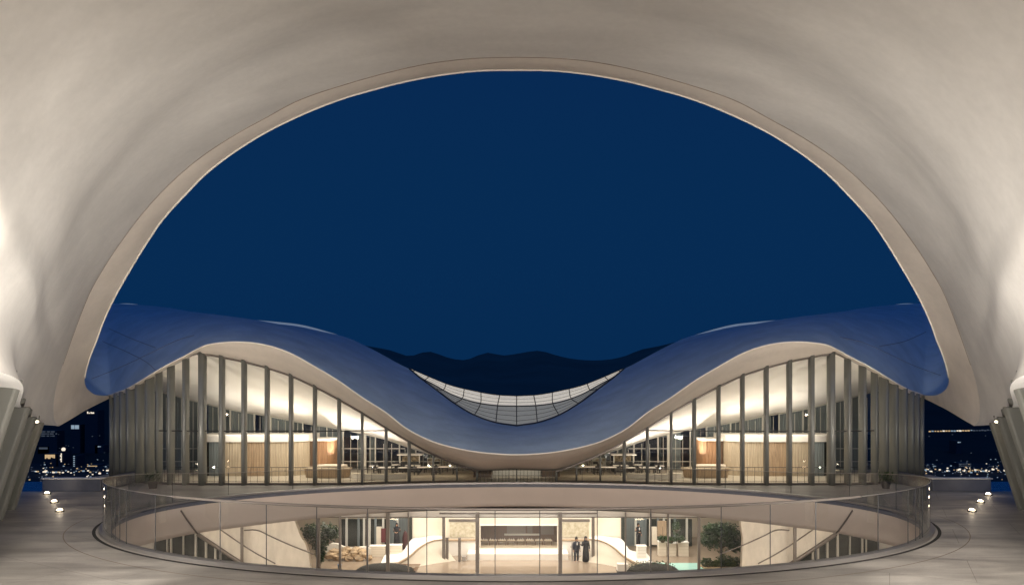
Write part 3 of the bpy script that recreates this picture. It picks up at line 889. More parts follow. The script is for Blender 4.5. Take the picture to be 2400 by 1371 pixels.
# floor, ceiling, back and side walls
mk('hall_floor', [(-22,12,ZL),(22,12,ZL),(22,57,ZL),(-22,57,ZL)], [(0,1,2,3)], M['hallfloor']); child(COL.objects[-1], hall)
child(sheet('hall_ceiling', [(-22,12),(22,12),(22,57),(-22,57)], [ell(2*math.pi*i/NE, 0.5) for i in range(NE)], -1.3, M['white']), hall)
mb = MB(); mb.box(-21.5,21.5,56.5,57,ZL,-1.3); child(mb.build('rear_wall', M['cream']), hall)
for s in (-1, 1):
    mb = MB(); mb.box(min(s*21.6,s*22),max(s*21.6,s*22),12,57,ZL,-1.3); child(mb.build('side_wall', M['white']), hall)
mb = MB(); mb.box(-22,22,11.6,12,ZL,-0.1); child(mb.build('front_wall', M['white']), hall)
def wbox(mb, px0, px1, py0, py1, d, th=0.3, mi=0):
    a = W(px0, py1, d); b = W(px1, py0, d); mb.box(a.x, b.x, d, d+th, a.z, b.z, mi)
# bulkhead over the inner rooms, in stepped bands
mb = MB(); a = W(742,1212,44.2).z
mb.box(W(742,0,44.2).x, W(1680,0,44.2).x, 44.2, 44.5, a, -1.3); child(mb.build('bulkhead', M['white']), hall)
mb = MB(); wbox(mb, 742, 1680, 1210.5, 1212.5, 44.13, 0.06); child(mb.build('bulkhead_trim', M['bronze']), hall)
mb = MB(); wbox(mb, 1030, 1400, 1201.5, 1204, 44.0, 0.15); child(mb.build('portal_header', M['bronze']), hall)
# vertical mullions
for px, d, wpx in [(567,38.0,5),(684,40,5),(746,42,8),(797,43,5),(861,44,4),(909,44.0,8),(957,44,3),(1040,48.3,7),(1119,44.0,9),(1313,44.0,9),(1390,48.3,7),
                   (1466,44,3),(1525,44,3),(1566,44,3),(1638,42.5,6),(1753,40,5),(1863,38,6)]:
    wd = wpx * d / F / 2; x = (px - CX) * d / F
    mb = MB(); mb.box(x-wd, x+wd, d-0.08, d+0.08, ZL, -1.32 if d < 43 else W(0,1200,d).z); child(mb.build('hall_mullion', M['bronze'], bevel=0.01), hall)
# side glazing and stair walls
for s in (1, -1):
    def PX(p): return p if s > 0 else 2*CX - p
    k = 0
    px = 330
    mb = MB(); a = W(PX(362),0,40.6); b = W(PX(600),0,40.6); mb.box(min(a.x,b.x), max(a.x,b.x), 40.6, 40.8, ZL, -1.3); child(mb.build('side_glazing', M['darkpanel']), hall)
    for px, wpx in ((392,2),(401,3),(430,2),(459,4),(483,4),(505,4),(517,3)):
        x = (PX(px)-CX)*40.5/F; wd = wpx*40.5/F/2
        mb = MB(); mb.box(x-wd, x+wd, 40.44, 40.58, ZL, -1.3); child(mb.build('side_mullion', M['mull']), hall)
    poly = [(463,1225),(690,1192),(693,1225),(704,1256),(716,1275),(724,1300),(728,1345),(612,1345),(549,1307),(505,1278),(470,1253)]
    if s < 0: poly = [(463,1225),(683,1192),(686,1225),(681,1262),(684,1345),(612,1345),(549,1307),(505,1278),(470,1253)]
    d0, d1 = 39.3, 39.6
    fr = [W(PX(p[0]), p[1], d0) for p in poly]; bk = [Vector((p.x, d1, p.z)) for p in fr]
    nn = len(poly)
    fc = [tuple(range(nn)), tuple(range(2*nn-1, nn-1, -1))] + [(i, nn+i, nn+(i+1) % nn, (i+1) % nn) for i in range(nn)]
    child(mk('stair_wall', fr + bk, fc, M['rough_cream']), hall)
    for line, r_ in (([(463,1251),(505,1279),(549,1308),(612,1347)], 0.11), ([(517,1241),(540,1257),(565,1274),(600,1296),(645,1320)], 0.035),
                 ([(572,1242),(597,1241),(612,1245),(625,1252),(683,1278),(735,1298)], 0.035)):
        c = curve(line, 20)
        mb = MB(); mb.tube([W(PX(p[0]), p[1], 39.15) for p in c], r_, 6); child(mb.build('stair_handrail', M['bronze'], smooth=True), hall)
    # slanting stay that crosses the apron
    c = [(424,1196),(436,1214),(452,1236),(463,1250)]
    mb = MB()
    pts = []
    for q in c:
        best = min((p for row in rows[:0] or [up] for p in row if p.y > EC - 2 and (p.x < 0)), key=lambda p: abs(CX + p.x/p.y*F - q[0]))
        pts.append(W(PX(q[0]), q[1], best.y - 0.35))
    mb.tube(pts, 0.03, 6); child(mb.build('stay_rod', M['bronze']), hall)
# central portal: lintel wall, dark gallery, platform with its lit riser
yb = 50.9
mb = MB()
zt = W(0,1231,yb).z
xa, xb = W(1126,0,yb).x, W(1306,0,yb).x
xA, xB = W(1040,0,yb).x, W(1392,0,yb).x
mb.box(xa, xb, yb, yb+0.3, zt, -3.3); mb.box(xA, xa, yb, yb+0.3, ZL, -3.3); mb.box(xb, xB, yb, yb+0.3, ZL, -3.3)
child(mb.build('portal_wall', M['cream']), hall)
mb = MB(); mb.box(xa-0.03, xb+0.03, yb-0.05, yb, zt, zt+0.10); child(mb.build('portal_trim', M['white']), hall)
mb = MB(); mb.box(W(1095,0,48.7).x, W(1332,0,48.7).x, 48.7, 56, ZL, ZL+0.43); child(mb.build('platform', M['white']), hall)
mb = MB(); mb.box(xa+0.01, xb-0.01, 50.6, 56, ZL+0.431, ZL+0.45); child(mb.build('gallery_floor', M['wood_pale']), hall)
mb = MB(); mb.box(xa-0.5, xb+0.5, 52.7, 52.9, ZL, -3.3); child(mb.build('gallery_back_wall', M['wood_dark']), hall)
mb = MB()
for (p0, p1, q0, q1) in ((1188,1232,1232,1252),(1236,1248,1233,1248),(1268,1298,1232,1252)):
    wbox(mb, p0, p1, q0, q1, 52.58, 0.1)
child(mb.build('gallery_wall_panel', M['bronze']), hall)
mb = MB(); wbox(mb, 1182, 1264, 1250, 1254, 52.5, 0.1); child(mb.build('gallery_shelf', M['mull']), hall)
# wall maps either side of the gallery
for s in (-1, 1):
    p0, p1 = (1054, 1114) if s < 0 else (1318, 1380)
    mb = MB(); wbox(mb, p0, p1, 1224, 1258, yb-0.06, 0.05); child(mb.build('wall_map', M['map']), hall)
    mb = MB(); wbox(mb, p0-2, p1+2, 1216, 1222, yb-0.06, 0.05); child(mb.build('map_header', M['bronze']), hall)
    mb = MB(); wbox(mb, 1040 if s < 0 else 1315, 1117 if s < 0 else 1392, 1265, 1267.5, 50.0, 0.4); child(mb.build('balcony_edge', M['wood']), hall)
    mb = MB(); wbox(mb, 1040 if s < 0 else 1315, 1117 if s < 0 else 1392, 1267.5, 1306, 50.1, 0.3); child(mb.build('low_wall', M['white']), hall)
# sweeping ramp walls that flare from the balcony down to the floor
for s in (1, -1):
    def PX(p): return p if s > 0 else 2*CX - 6 - p + 6
    top = curve([(1040,1265,48.9),(1012,1269,48.3),(985,1283,47.6),(960,1305,46.8),(930,1323,46.0),(896,1340,45.1)], 30)
    T_ = [W(PX(p[0]), p[1], p[2]) for p in top]
    Bm = [Vector((p.x + s*0.9*(1 - i/29), p.y - 0.4*(1 - i/29), ZL+0.003)) for i, p in enumerate(T_)]
    Mi = [ (T_[i].lerp(Bm[i], 0.55) + Vector((-s*0.18, 0.12, 0))) for i in range(30)]
    bk = [p + Vector((-s*0.15, 0.2, 0)) for p in T_]
    bk2 = [Vector((p.x, p.y, ZL)) for p in bk]
    child(grid('ramp_wall', [Bm, Mi, T_, bk, bk2], M['cream']), hall)
    mb = MB(); mb.tube([p + Vector((0, 0, 0.05)) for p in T_], [0.05 + 0.10*(i/29)**2 for i in range(30)], 8); child(mb.build('ramp_handrail', M['wood'], smooth=True), hall)
    # white bank rising behind the ramp, and the curved cream wall above it
    bank = curve([(1040,1262,50.4),(1010,1262,50.3),(985,1266,50.2),(960,1270,50.1),(940,1296,49.4),(900,1303,49.0)], 24)
    B1 = [W(PX(p[0]), p[1], p[2]) for p in bank]
    B2 = [Vector((p.x, p.y - 1.2, ZL)) for p in B1]
    B3 = [p + Vector((0, 1.2, 0)) for p in B1]
    child(grid('bank', [B2, B1, B3], M['white']), hall)
    a = W(PX(966),1212,51.5); b = W(PX(1038),1270,51.5)
    mb = MB(); mb.box(min(a.x,b.x), max(a.x,b.x), 51.5, 51.8, ZL, -3.3); child(mb.build('curved_wall', M['cream']), hall)
    mb = MB(); wbox(mb, min(PX(956),PX(966)), max(PX(956),PX(966)), 1210, 1271, 51.4, 0.2); child(mb.build('service_door', M['darkpanel']), hall)
    # inner glazed rooms behind the garden
    mb = MB(); wbox(mb, min(PX(800),PX(905)), max(PX(800),PX(905)), 1216, 1279, 53, 0.2); child(mb.build('room_glazing', M['darkpanel']), hall)
    for px, m_ in ((812,'mull'),(840,'curtain'),(853,'mull'),(866,'mull'),(880,'curtain'),(898,'mull'),(932,'mull')):
        mb = MB(); wbox(mb, PX(px)-2.5, PX(px)+2.5, 1214, 1279, 52.85, 0.1); child(mb.build('room_mullion', M[m_]), hall)
    mb = MB(); wbox(mb, min(PX(906),PX(956)), max(PX(906),PX(956)), 1214, 1282, 53.3, 0.2); child(mb.build('room_wall', M['curtain']), hall)
    mb = MB(); wbox(mb, PX(888)-6, PX(888)+6, 1234, 1276, 52.6, 0.15); child(mb.build('pale_screen', M['cream']), hall)
mb = MB(); wbox(mb, 893, 904, 1238, 1270, 52.5, 0.1); child(mb.build('maroon_panel', M['maroon']), hall)
mb = MB(); wbox(mb, 1541, 1562, 1220, 1256, 52.5, 0.1); child(mb.build('timber_panel', M['wood']), hall)

# ------------------------------------------------------------------ glass balustrade round the opening
bal = empty('glass_balustrade', (0, EC, 0), 'curved frameless glass balustrade with dark rail round the oval opening', 'balustrade')
OFF = 0.22
def bh(a):
    s = math.sin(a)
    return 0.80 + 0.84 * (0.5 - 0.5 * s) ** 0.75 if s > -0.1 else 1.33 + 0.31 * min(1, (-0.1 - s) / 0.6) + 0.0
def bhs(a):
    s = math.sin(a)
    return float(np.interp(s, [-1, -0.6, -0.2, 0.15, 0.5, 1.0], [1.66, 1.66, 1.60, 1.36, 1.05, 0.82]))
def px_of(a):
    x, y = ell(a, OFF); return CX + x / y * F
joints_near = [262, 270, 281, 296, 364, 516, 624, 742, 861, 1000, 1160, 1265, 1400, 1525, 1690, 1805, 1912, 2058, 2128, 2146, 2156, 2162]
angs = []
for jp in joints_near:
    best = min((math.pi*1.12 + math.pi*0.76*i/4000 if True else 0 for i in range(4001)), key=lambda a: abs(px_of(a) - jp))
    angs.append(best)
far = [math.pi*0.02 + math.pi*1.06*i/13 for i in range(14)]
allj = sorted(set([round(a, 5) for a in angs + far]))
allj = [a for i, a in enumerate(allj) if i == 0 or a - allj[i-1] > 0.012]
allj.append(allj[0] + 2*math.pi)
for i in range(len(allj) - 1):
    a0, a1 = allj[i] + 0.0006, allj[i+1] - 0.0006
    ns = max(2, int((a1-a0) / 0.02))
    lo = [Vector((*ell(a0 + (a1-a0)*k/ns, OFF), 0.02)) for k in range(ns+1)]
    hi = [Vector((*ell(a0 + (a1-a0)*k/ns, OFF), bhs(a0 + (a1-a0)*k/ns))) for k in range(ns+1)]
    child(grid('glass_panel', [lo, hi], M['ring_glass']), bal)
    x, y = ell(allj[i], OFF); mb = MB()
    mb.box(x-0.009, x+0.009, y-0.009, y+0.009, 0.02, bhs(allj[i])); child(mb.build('joint_post', M['dark']), bal)
def railpath(a0, a1, r_, name, m_, dz=0.0):
    mb = MB(); mb.tube([Vector((*ell(a0 + (a1-a0)*k/180, OFF), bhs(a0 + (a1-a0)*k/180) + dz)) for k in range(181)], r_, 8)
    child(mb.build(name, m_, smooth=True), bal)
an = math.pi*1.5
near_l = min((math.pi + math.pi*0.5*i/2000 for i in range(2001)), key=lambda a: abs(px_of(a) - 405) + (0 if a > math.pi*1.05 else 1000))
near_r = 3*math.pi - near_l
railpath(near_l, near_r, 0.036, 'handrail', M['bronze'])
railpath(near_r, near_l + 2*math.pi, 0.011, 'top_edge', M['shoe'])
ro = [[Vector((*ell(2*math.pi*i/NE, o_), z_)) for i in range(NE+1)] for (o_, z_) in ((0.12, 0.0), (0.12, 0.10), (0.20, 0.11), (0.34, 0.10), (0.34, 0.0))]
child(grid('base_shoe', ro, M['shoe'], flip=True, smooth=False), bal)

# ------------------------------------------------------------------ parapets, pools beyond the terrace
for s, wd in ((-1, 'left'), (1, 'right')):
    mb = MB()
    mb.box(min(s*21.55, s*18.9), max(s*21.55, s*18.9), 31.0, 31.35, 0.0, 0.56)
    mb.box(min(s*18.9, s*19.2), max(s*18.9, s*19.2), 31.37, 35.2, 0.0, 0.555)
    p = empty('parapet', (s*20.2, 31.0, 0), 'low concrete parapet with pale top edge between %s buttresses and pavilion' % wd, 'parapet', 'low parapets at the terrace edge')
    child(mb.build('parapet_wall', M['coping'], bevel=0.02), p)
    mb = MB(); mb.box(min(s*21.6, s*18.85), max(s*21.6, s*18.85), 30.96, 31.40, 0.561, 0.60); child(mb.build('cap', M['pale_edge']), p)
    mk('pool', [(s*60,31.05,-0.04),(s*21.6,31.05,-0.04),(s*22.4,34.8,-0.04),(s*60,34.8,-0.04)], [(0,1,2,3) if s < 0 else (3,2,1,0)], M['water'])
    tag(COL.objects[-1], kind='structure')

# ------------------------------------------------------------------ recessed terrace lamps and lamps on the buttresses
spots = [(140,1198),(127,1177),(110,1157.5),(2278,1198),(2298,1177),(2316,1160)]
names_ = ['nearest of three recessed terrace lamps by the left buttress', 'middle of three recessed terrace lamps by the left buttress',
          'farthest of three recessed terrace lamps by the left buttress', 'nearest of three recessed terrace lamps by the right buttress',
          'middle of three recessed terrace lamps by the right buttress', 'farthest of three recessed terrace lamps by the right buttress']
for (px, py), lb in zip(spots, names_):
    d = H * F / (py - CY)
    p = W(px, py, d); p.z = 0
    e = empty('terrace_lamp', p, lb, 'lamp', 'recessed lamps in the terrace')
    mb = MB(); mb.lathe((0,0,0), [(0.16,0.0),(0.16,0.03),(0.12,0.045),(0.10,0.045)], 20); mb.build('casing', M['lampcase'], e)
    mb = MB(); mb.lathe((0,0,0.02), [(0.095,0.0),(0.095,0.05),(0.06,0.085),(0.01,0.10)], 16); mb.build('lens', M['lamp'], e, smooth=True)
    lamp('terrace_lamp_glow', 'POINT', (p.x, p.y, 0.42), 3.5, WARM, 0.05)
for s in (-1, 1):
    p = W(86, 989, 25.4); x = s * abs(p.x)
    e = empty('bracket_lamp', (x - s*0.0, p.y - 0.15, p.z + 0.02), 'small glowing lamp under the canopy edge at the %s buttress' % ('left' if s < 0 else 'right'), 'lamp', 'bracket lamps on the buttresses')
    mb = MB(); mb.box(-0.17, 0.17, -0.06, 0.06, 0.04, 0.10); mb.build('casing', M['lampcase'], e, bevel=0.01)
    mb = MB(); mb.box(-0.15, 0.15, -0.07, 0.05, -0.03, 0.04); mb.build('lens', M['lamp'], e, bevel=0.015)
    lamp('bracket_lamp_glow', 'POINT', (x - s*0.25, p.y - 0.5, p.z - 0.2), 14, WARM, 0.08)
    for (fx, fy) in ((5.5, 11.0), (6.5, 4.0)):  # fixtures added for the unseen fill lights near the camera
        e = empty('added_flood_light', (s*fx, fy, 0), 'added unseen black floodlight on the %s of the terrace, %s the vault' % (side_word(s), 'lighting the wing of' if fy > 5 else 'beside the camera under'), 'floodlight', 'added floodlights out of view near the camera')
        mb = MB(); mb.box(-0.2, 0.2, -0.1, 0.1, 0.05, 0.3); mb.tube([(0,0,0),(0,0,0.1)], 0.04, 8); mb.build('casing', M['lampcase'], e)
        mb = MB(); mb.box(-0.16, 0.16, -0.08, 0.08, 0.301, 0.32); mb.build('lens', M['lamp'], e)

#PART2
# ------------------------------------------------------------------ valley, hills, city
mk('valley_ground', [(-9000,-3000,-61),(9000,-3000,-61),(9000,9000,-61),(-9000,9000,-61)], [(0,1,2,3)], M['ground'])
tag(COL.objects[-1], kind='structure')
RIDGE = func([(-3000,800),(-1500,770),(-600,800),(0,815),(400,805),(700,790),(880,814),(920,822),(960,835),(1003,823),(1050,838),(1085,844),(1112,838),(1138,826),
              (1180,833),(1210,829),(1262,822),(1300,832),(1350,842),(1410,844),(1460,836),(1500,820),(1545,811),(1620,795),(1900,790),(2200,805),(2600,790),(3500,760),(5000,800)])
rows = []
prof = [(640,0.0),(760,0.05),(900,0.12),(1100,0.2),(1400,0.33),(1750,0.47),(2100,0.62),(2450,0.8),(2750,0.93),(3000,1.0),(3400,0.93),(4200,0.5),(5200,0.0)]
hpx = np.linspace(-3000, 5000, 420)
for d, k in prof:
    row = []
    for j, px in enumerate(hpx):
        zr = H - (RIDGE(px) - CY) * 3000 / F
        wob = (math.sin(px*0.013 + d*0.004) + 0.6*math.sin(px*0.031 - d*0.007)) * 7 * (1 - k) * k * 4
        z = -62 + (zr + 62) * k + wob
        row.append(Vector(((px - CX) * 3000 / F * (0.45 + 0.55*d/3000), d, z)))
    rows.append(row)
# exact ridge: put the ridge vertices where the silhouette asks for them
rows[9] = [W(px, RIDGE(px), 3000) for px in hpx]
tag(grid('far_hills', rows[3:], M['hill']), kind='structure')
tag(grid('near_slopes', rows[:4], M['slope']), kind='structure')

def hz(d):   # rough height of the slope
    k = float(np.interp(d, [p[0] for p in prof], [p[1] for p in prof])); return -62 + 250 * k
# scattered small lights of the far town
random.seed(21)
mats_c = [M['win_w'], M['win_c'], M['win_b'], M['win_d']]
mb = MB()
def light_at(px, py, sz, mi, d=None):
    d = d or (64.4 + 0) * F / (py - CY) * 0.97
    p = W(px, py, d); h = sz * d / F / 2
    mb.box(p.x-h*1.4, p.x+h*1.4, d, d+h*2, p.z-h, p.z+h, mi)
for k in range(620):
    px = random.choice([random.uniform(-150, 330), random.uniform(2090, 2560)])
    if random.random() < 0.15: px = random.uniform(330, 2090)
    py = 1103 + random.gauss(0, 9) if random.random() < 0.6 else random.uniform(1076, 1127)
    if py < 1074: continue
    mi = random.choices([0, 1, 2, 3], [5, 6, 2, 6])[0]
    light_at(px, py, random.choice([0.9, 1.1, 1.4, 2.0]), mi)
for k in range(70):    # brighter row along the shore
    px = random.choice([random.uniform(60, 260), random.uniform(2168, 2380)])
    light_at(px, random.gauss(1106 if px < 1200 else 1102, 2.2), random.uniform(1.5, 3.2), random.choice([0, 2, 2, 1]))
for k in range(26):    # road of lights on the right-hand slope
    px = 2180 + k * 6.5
    light_at(px, 1010.5 - k*0.12 + random.gauss(0, .3), random.uniform(2.0, 3.0), random.choice([0, 0, 2, 1]) if k < 16 else 3, 690)
for k in range(20):
    light_at(random.choice([random.uniform(60, 258), random.uniform(2170, 2340)]), random.uniform(1015, 1080), random.uniform(1, 1.6), 3, 690)
tag(mb.build('town_lights', mats_c), kind='stuff')

blds = [  # px, top, bottom, width, window kind, label
 (117,1062,1112,26,'g','golden floodlit low building left of the glowing tower in the distant town'),
 (142,1056,1112,12,'t','slim floodlit tower with a glowing round top in the distant town'),
 (175,1066,1112,9,'c','narrow dark tower with pale lit storeys right of the golden tower'),
 (176,993,1060,22,'p','hillside house with one pair of large pale lit windows'),
 (110,1008,1060,46,'d','wide dim apartment block on the slope under the left canopy tip'),
 (213,960,1010,30,'b','topmost hillside house with small white lit windows by the left columns'),
 (101,1045,1085,26,'s','dark block with a single grey lit strip left of the hillside'),
 (232,1042,1085,20,'k','small dark house with faint turquoise windows beside the left columns'),
 (216,1088,1118,26,'g','low amber lit hall by the shore nearest the left columns'),
 (84,1096,1118,24,'b','low white lit block by the shore beside the left buttress'),
 (2212,1096,1118,22,'g','low amber lit hall by the shore nearest the right columns'),
 (2292,1098,1118,20,'g','low amber lit hall by the shore below the right bracket lamp'),
 (2262,1084,1118,30,'c','office block with rows of pale windows in the middle of the right shore'),
 (2190,1088,1118,18,'k','small block with faint blue windows beside the right columns'),
 (2325,1090,1118,16,'d','dim block half behind the right buttress'),
 (2248,1032,1070,12,'k','lone dark house with a single turquoise light on the right slope'),
]
for (px, t_, b_, wd, kd, lb) in blds:
    d = 620 if t_ > 1050 else 690
    a = W(px - wd/2, b_, d); c = W(px + wd/2, t_, d)
    e = empty('distant_building', (a.x/2 + c.x/2, d, a.z), lb, 'building', 'buildings of the distant town')
    hw = (c.x - a.x)/2; hh = c.z - a.z
    mb = MB(); mb.box(-hw, hw, 0.4, 12, -25 if kd not in 'g' else -6, hh - 0.4)
    if kd == 't': mb.lathe((0, 6, hh-1), [(1.6,0),(2.2,1.4),(2.2,2.6),(1.4,3.6),(0.1,4)], 12)
    mb.build('facade', M['facade_night'], e)
    px1 = d / F
    mb = MB()
    def win(x0, x1, z0, z1): mb.box(x0*px1, x1*px1, 0.1, 0.38, hh - z1*px1, hh - z0*px1)
    m_ = 'win_w'
    if kd == 'g':
        k = -wd/2 + 1
        while k < wd/2 - 2: win(k, k + 2.6, 3, 3 + random.uniform(6, 10)); k += 3.4
    elif kd == 't':
        for q in range(5): win(-1.4 if q % 2 else 0.2, 2.2, 6 + q*4.2, 9.4 + q*4.2)
        mb.ball((0, 4.0, hh + 1.0), 1.7); m_ = 'win_b'
    elif kd == 'c':
        for q in range(6):
            for r_ in range(int(wd/5)): win(-wd/2 + 1 + r_*5, -wd/2 + 4.2 + r_*5, 2 + q*4.5, 4.2 + q*4.5)
        m_ = 'win_d' if wd > 20 else 'win_c'
    elif kd == 'p': win(-9.5, -2.2, 3, 12); win(-0.8, 8.5, 3, 12); m_ = 'win_c'
    elif kd == 'd':
        for q in range(3):
            k = -wd/2 + 1
            while k < wd/2 - 3:
                w_ = random.uniform(2, 9); win(k, min(k+w_, wd/2), 2 + q*5, 4.6 + q*5); k += w_ + random.uniform(1, 5)
        m_ = 'win_d'
    elif kd == 'b':
        for k in (-9, -5.5, -1, 2, 4.8): win(k, k + 2.2, 4 + abs(k) % 3, 9)
        m_ = 'win_b'
    elif kd == 's': win(-10, 10, 3, 7.4); m_ = 'win_d'
    elif kd == 'k': win(-3, 1, 3, 5.5); win(2, 4, 3.4, 5); m_ = 'win_c'
    mb.build('window', M[m_], e)

# ------------------------------------------------------------------ rooms and furniture inside the pavilion
def pod(s, p0, p1, pt, pc, d, depth, parts, lb):
    e = empty('timber_room', (0, 0, 0), lb, 'timber room', 'timber rooms inside the pavilion')
    a = W(p0, 0, d); b = W(p1, 0, d); z1 = W(0, pt, d).z; z2 = W(0, pc, d).z
    e.location = (s * abs((a.x+b.x)/2), d, 0.015)
    hw = (b.x - a.x)/2
    def outline(x0, x1, dd=0.0, flute=True):
        pts = []
        nn = max(6, int((x1-x0)/0.07))
        for i in range(nn+1):
            u = (x0 + (x1-x0)*i/nn) / hw
            y = depth*0.42*(1 - math.sqrt(max(0, 1 - (u*0.985)**4))) - dd
            if flute: y += 0.012 * (1 if i % 2 else -1)
            pts.append(((x0 + (x1-x0)*i/nn) * (1 + dd*0.3/hw), y))
        return pts
    for (q0, q1, mm, nm) in parts:
        x0 = (q0 - (p0+p1)/2) * d / F; x1 = (q1 - (p0+p1)/2) * d / F
        o = outline(x0, x1)
        poly = o + [(x1, depth), (x0, depth)]
        if s > 0: poly = [(-p[0], p[1]) for p in reversed(poly)]
        mb = MB(); mb.prism(poly, 0.0, z1); mb.build(nm, M[mm], e)
    o = outline(-hw, hw, 0.07, False); poly = o + [(hw+0.05, depth+0.05), (-hw-0.05, depth+0.05)]
    if s > 0: poly = [(-p[0], p[1]) for p in reversed(poly)]
    mb = MB(); mb.prism(poly, z1+0.001, z2); mb.build('cap', M['white'], e)
    return e
for s in (-1, 1):
    wd_ = side_word(s)
    pod(s, 448, 714, 1036, 1021, 36.7, 2.6, [(448,488,'darkpanel','door_panel'),(488,527,'curtain','glass_screen'),(527,578,'wood_pale','slat_wall'),(578,634,'wood','slat_wall'),(634,714,'wood_pale','slat_wall')],
        'long pale slatted timber room with white cap behind the tall columns of the %s wing' % wd_)
    pod(s, 716, 775, 1034, 1029, 37.6, 1.8, [(716,741,'wood_dark','slat_wall'),(741,775,'wood_orange','slat_wall')],
        'short orange-brown timber room next to the long pale one in the %s wing' % wd_)
    # boat-shaped counter
    cx = W(768, 0, 36.2).x
    e = empty('curved_counter', (s*abs(cx), 36.2, 0.015), 'boat-shaped timber counter in front of the orange room in the %s wing' % wd_, 'counter', 'curved timber counters')
    def oval(a_, b_, nn=36): return [(a_*math.copysign(abs(math.cos(2*math.pi*i/nn))**0.8, math.cos(2*math.pi*i/nn)), b_*math.sin(2*math.pi*i/nn)) for i in range(nn)]
    mb = MB(); mb.prism(oval(1.15, 0.42), 0.0, 0.46, scale_top=1.08); mb.build('body', M['wood'], e)
    mb = MB(); mb.prism(oval(1.30, 0.50), 0.461, 0.52); mb.build('counter_top', M['wood_pale'], e)
    mb = MB(); mb.prism([(p[0]+0.25, p[1]) for p in oval(0.8, 0.30)], 0.521, 0.66); mb.build('display_shelf', M['cream'], e)
    # railing along the glass
    e = empty('interior_railing', (s*13.5, 34.0, 0.015), 'thin dark metal railing behind the columns of the %s wing' % wd_, 'railing', 'interior railings')
    pts = []
    for px in np.linspace(367, 872, 60):
        p = facade(px); pts.append(Vector((s*abs(p.x) - s*13.5, p.y + 0.75 - 34.0, 0)))
    mb = MB(); mb.tube([p + Vector((0,0,0.76)) for p in pts], 0.016, 6); mb.build('top_rail', M['dark'], e)
    mb = MB(); mb.tube([p + Vector((0,0,0.08)) for p in pts], 0.009, 5); mb.build('bottom_rail', M['dark'], e)
    post = None
    for k in range(0, 60, 2):
        if post is None:
            mb = MB(); mb.box(-0.007,0.007,-0.007,0.007,0.0,0.755); post = mb.build('post', M['dark'], e)
            post.location = pts[k]
        else:
            c = post.copy(); COL.objects.link(c); c.parent = e; c.location = pts[k]
    # low curved white planter near the glass
    cx = W(882, 0, 34.9).x
    e = empty('curved_bench', (s*abs(cx), 35.6, 0.015), 'low curved white bench near the tables in the %s wing' % wd_, 'bench', 'low curved white benches')
    arc = [(1.6*math.sin(a), -0.9*math.cos(a)+0.45) for a in np.linspace(-1.1, 1.1, 24)]
    arc2 = [(1.35*math.sin(a), -0.7*math.cos(a)+0.5) for a in np.linspace(1.1, -1.1, 24)]
    mb = MB(); mb.prism(arc + arc2, 0, 0.26); mb.build('bench_body', M['white'], e)
    mb = MB(); mb.prism([(p[0]*1.02, p[1]-0.01) for p in arc + arc2], 0.261, 0.29); mb.build('seat', M['cream'], e)
    # dark planters outside the glass
    p = W(384 if s < 0 else 2*CX-372, 1133, 33.0)
    e = empty('potted_plant', (p.x, 33.0 if False else p.y - 1.0, 0), 'dark potted plant outside the corner columns of the %s wing' % wd_, 'plant', 'potted plants by the corner columns')
    mb = MB(); mb.lathe((0,0,0), [(0.16,0),(0.22,0.30),(0.24,0.32),(0.20,0.32)], 16); mb.build('pot', M['dark'], e)
    mb = MB()
    for k in range(240):
        th = random.uniform(0, 6.28); r_ = random.random()**0.6*0.33; z = 0.34 + random.random()*0.42
        c = Vector((r_*math.cos(th), r_*math.sin(th), z)); u = Vector((random.gauss(0,1), random.gauss(0,1), random.gauss(0,1))).normalized()*0.05
        v_ = u.cross(Vector((random.random(), random.random(), 1))).normalized()*0.025
        mb.add([c-u, c+v_, c+u, c-v_], [(0,1,2,3)])
    mb.build('foliage', M['leaf'], e)

# tables and chairs of the cafe
def make_table(round_=False):
    e = empty('cafe_table')
    mb = MB()
    if round_: mb.lathe((0,0,0.40), [(0.26,0),(0.27,0.015),(0.26,0.03)], 20)
    else: mb.box(-0.42,0.42,-0.24,0.24,0.40,0.43)
    mb.build('table_top', M['white'], e)
    if round_:
        mb = MB(); mb.lathe((0,0,0), [(0.15,0),(0.15,0.015),(0.02,0.03),(0.02,0.40)], 12); mb.build('pedestal', M['dark'], e)
    else:
        for x in (-0.38, 0.38):
            for y in (-0.2, 0.2):
                mb = MB(); mb.box(x-0.015,x+0.015,y-0.015,y+0.015,0,0.40); mb.build('leg', M['dark'], e)
    return e
def make_chair():
    e = empty('cafe_chair')
    mb = MB(); mb.box(-0.14,0.14,-0.14,0.14,0.25,0.28); mb.build('seat', M['dark'], e)
    mb = MB(); mb.box(-0.14,0.14,0.125,0.145,0.36,0.54); mb.build('backrest', M['dark'], e)
    for x in (-0.125, 0.125):
        for y in (-0.125, 0.125):
            mb = MB(); mb.box(x-0.01,x+0.01,y-0.01,y+0.01,0,0.52 if y > 0 else 0.25); mb.build('leg', M['dark'], e)
    return e
def dup(root, loc, rz):
    r = root.copy(); COL.objects.link(r); r.location = loc; r.rotation_euler = (0, 0, rz)
    for ch in list(root.children):
        c = ch.copy(); COL.objects.link(c); c.parent = r
        for g in ch.children:
            g2 = g.copy(); COL.objects.link(g2); g2.parent = c
    return r
tproto = [make_table(False), make_table(True)]; used = [False, False]
cproto = make_chair(); cused = False
order = ['first', 'second', 'third', 'fourth', 'fifth', 'sixth', 'seventh', 'eighth']
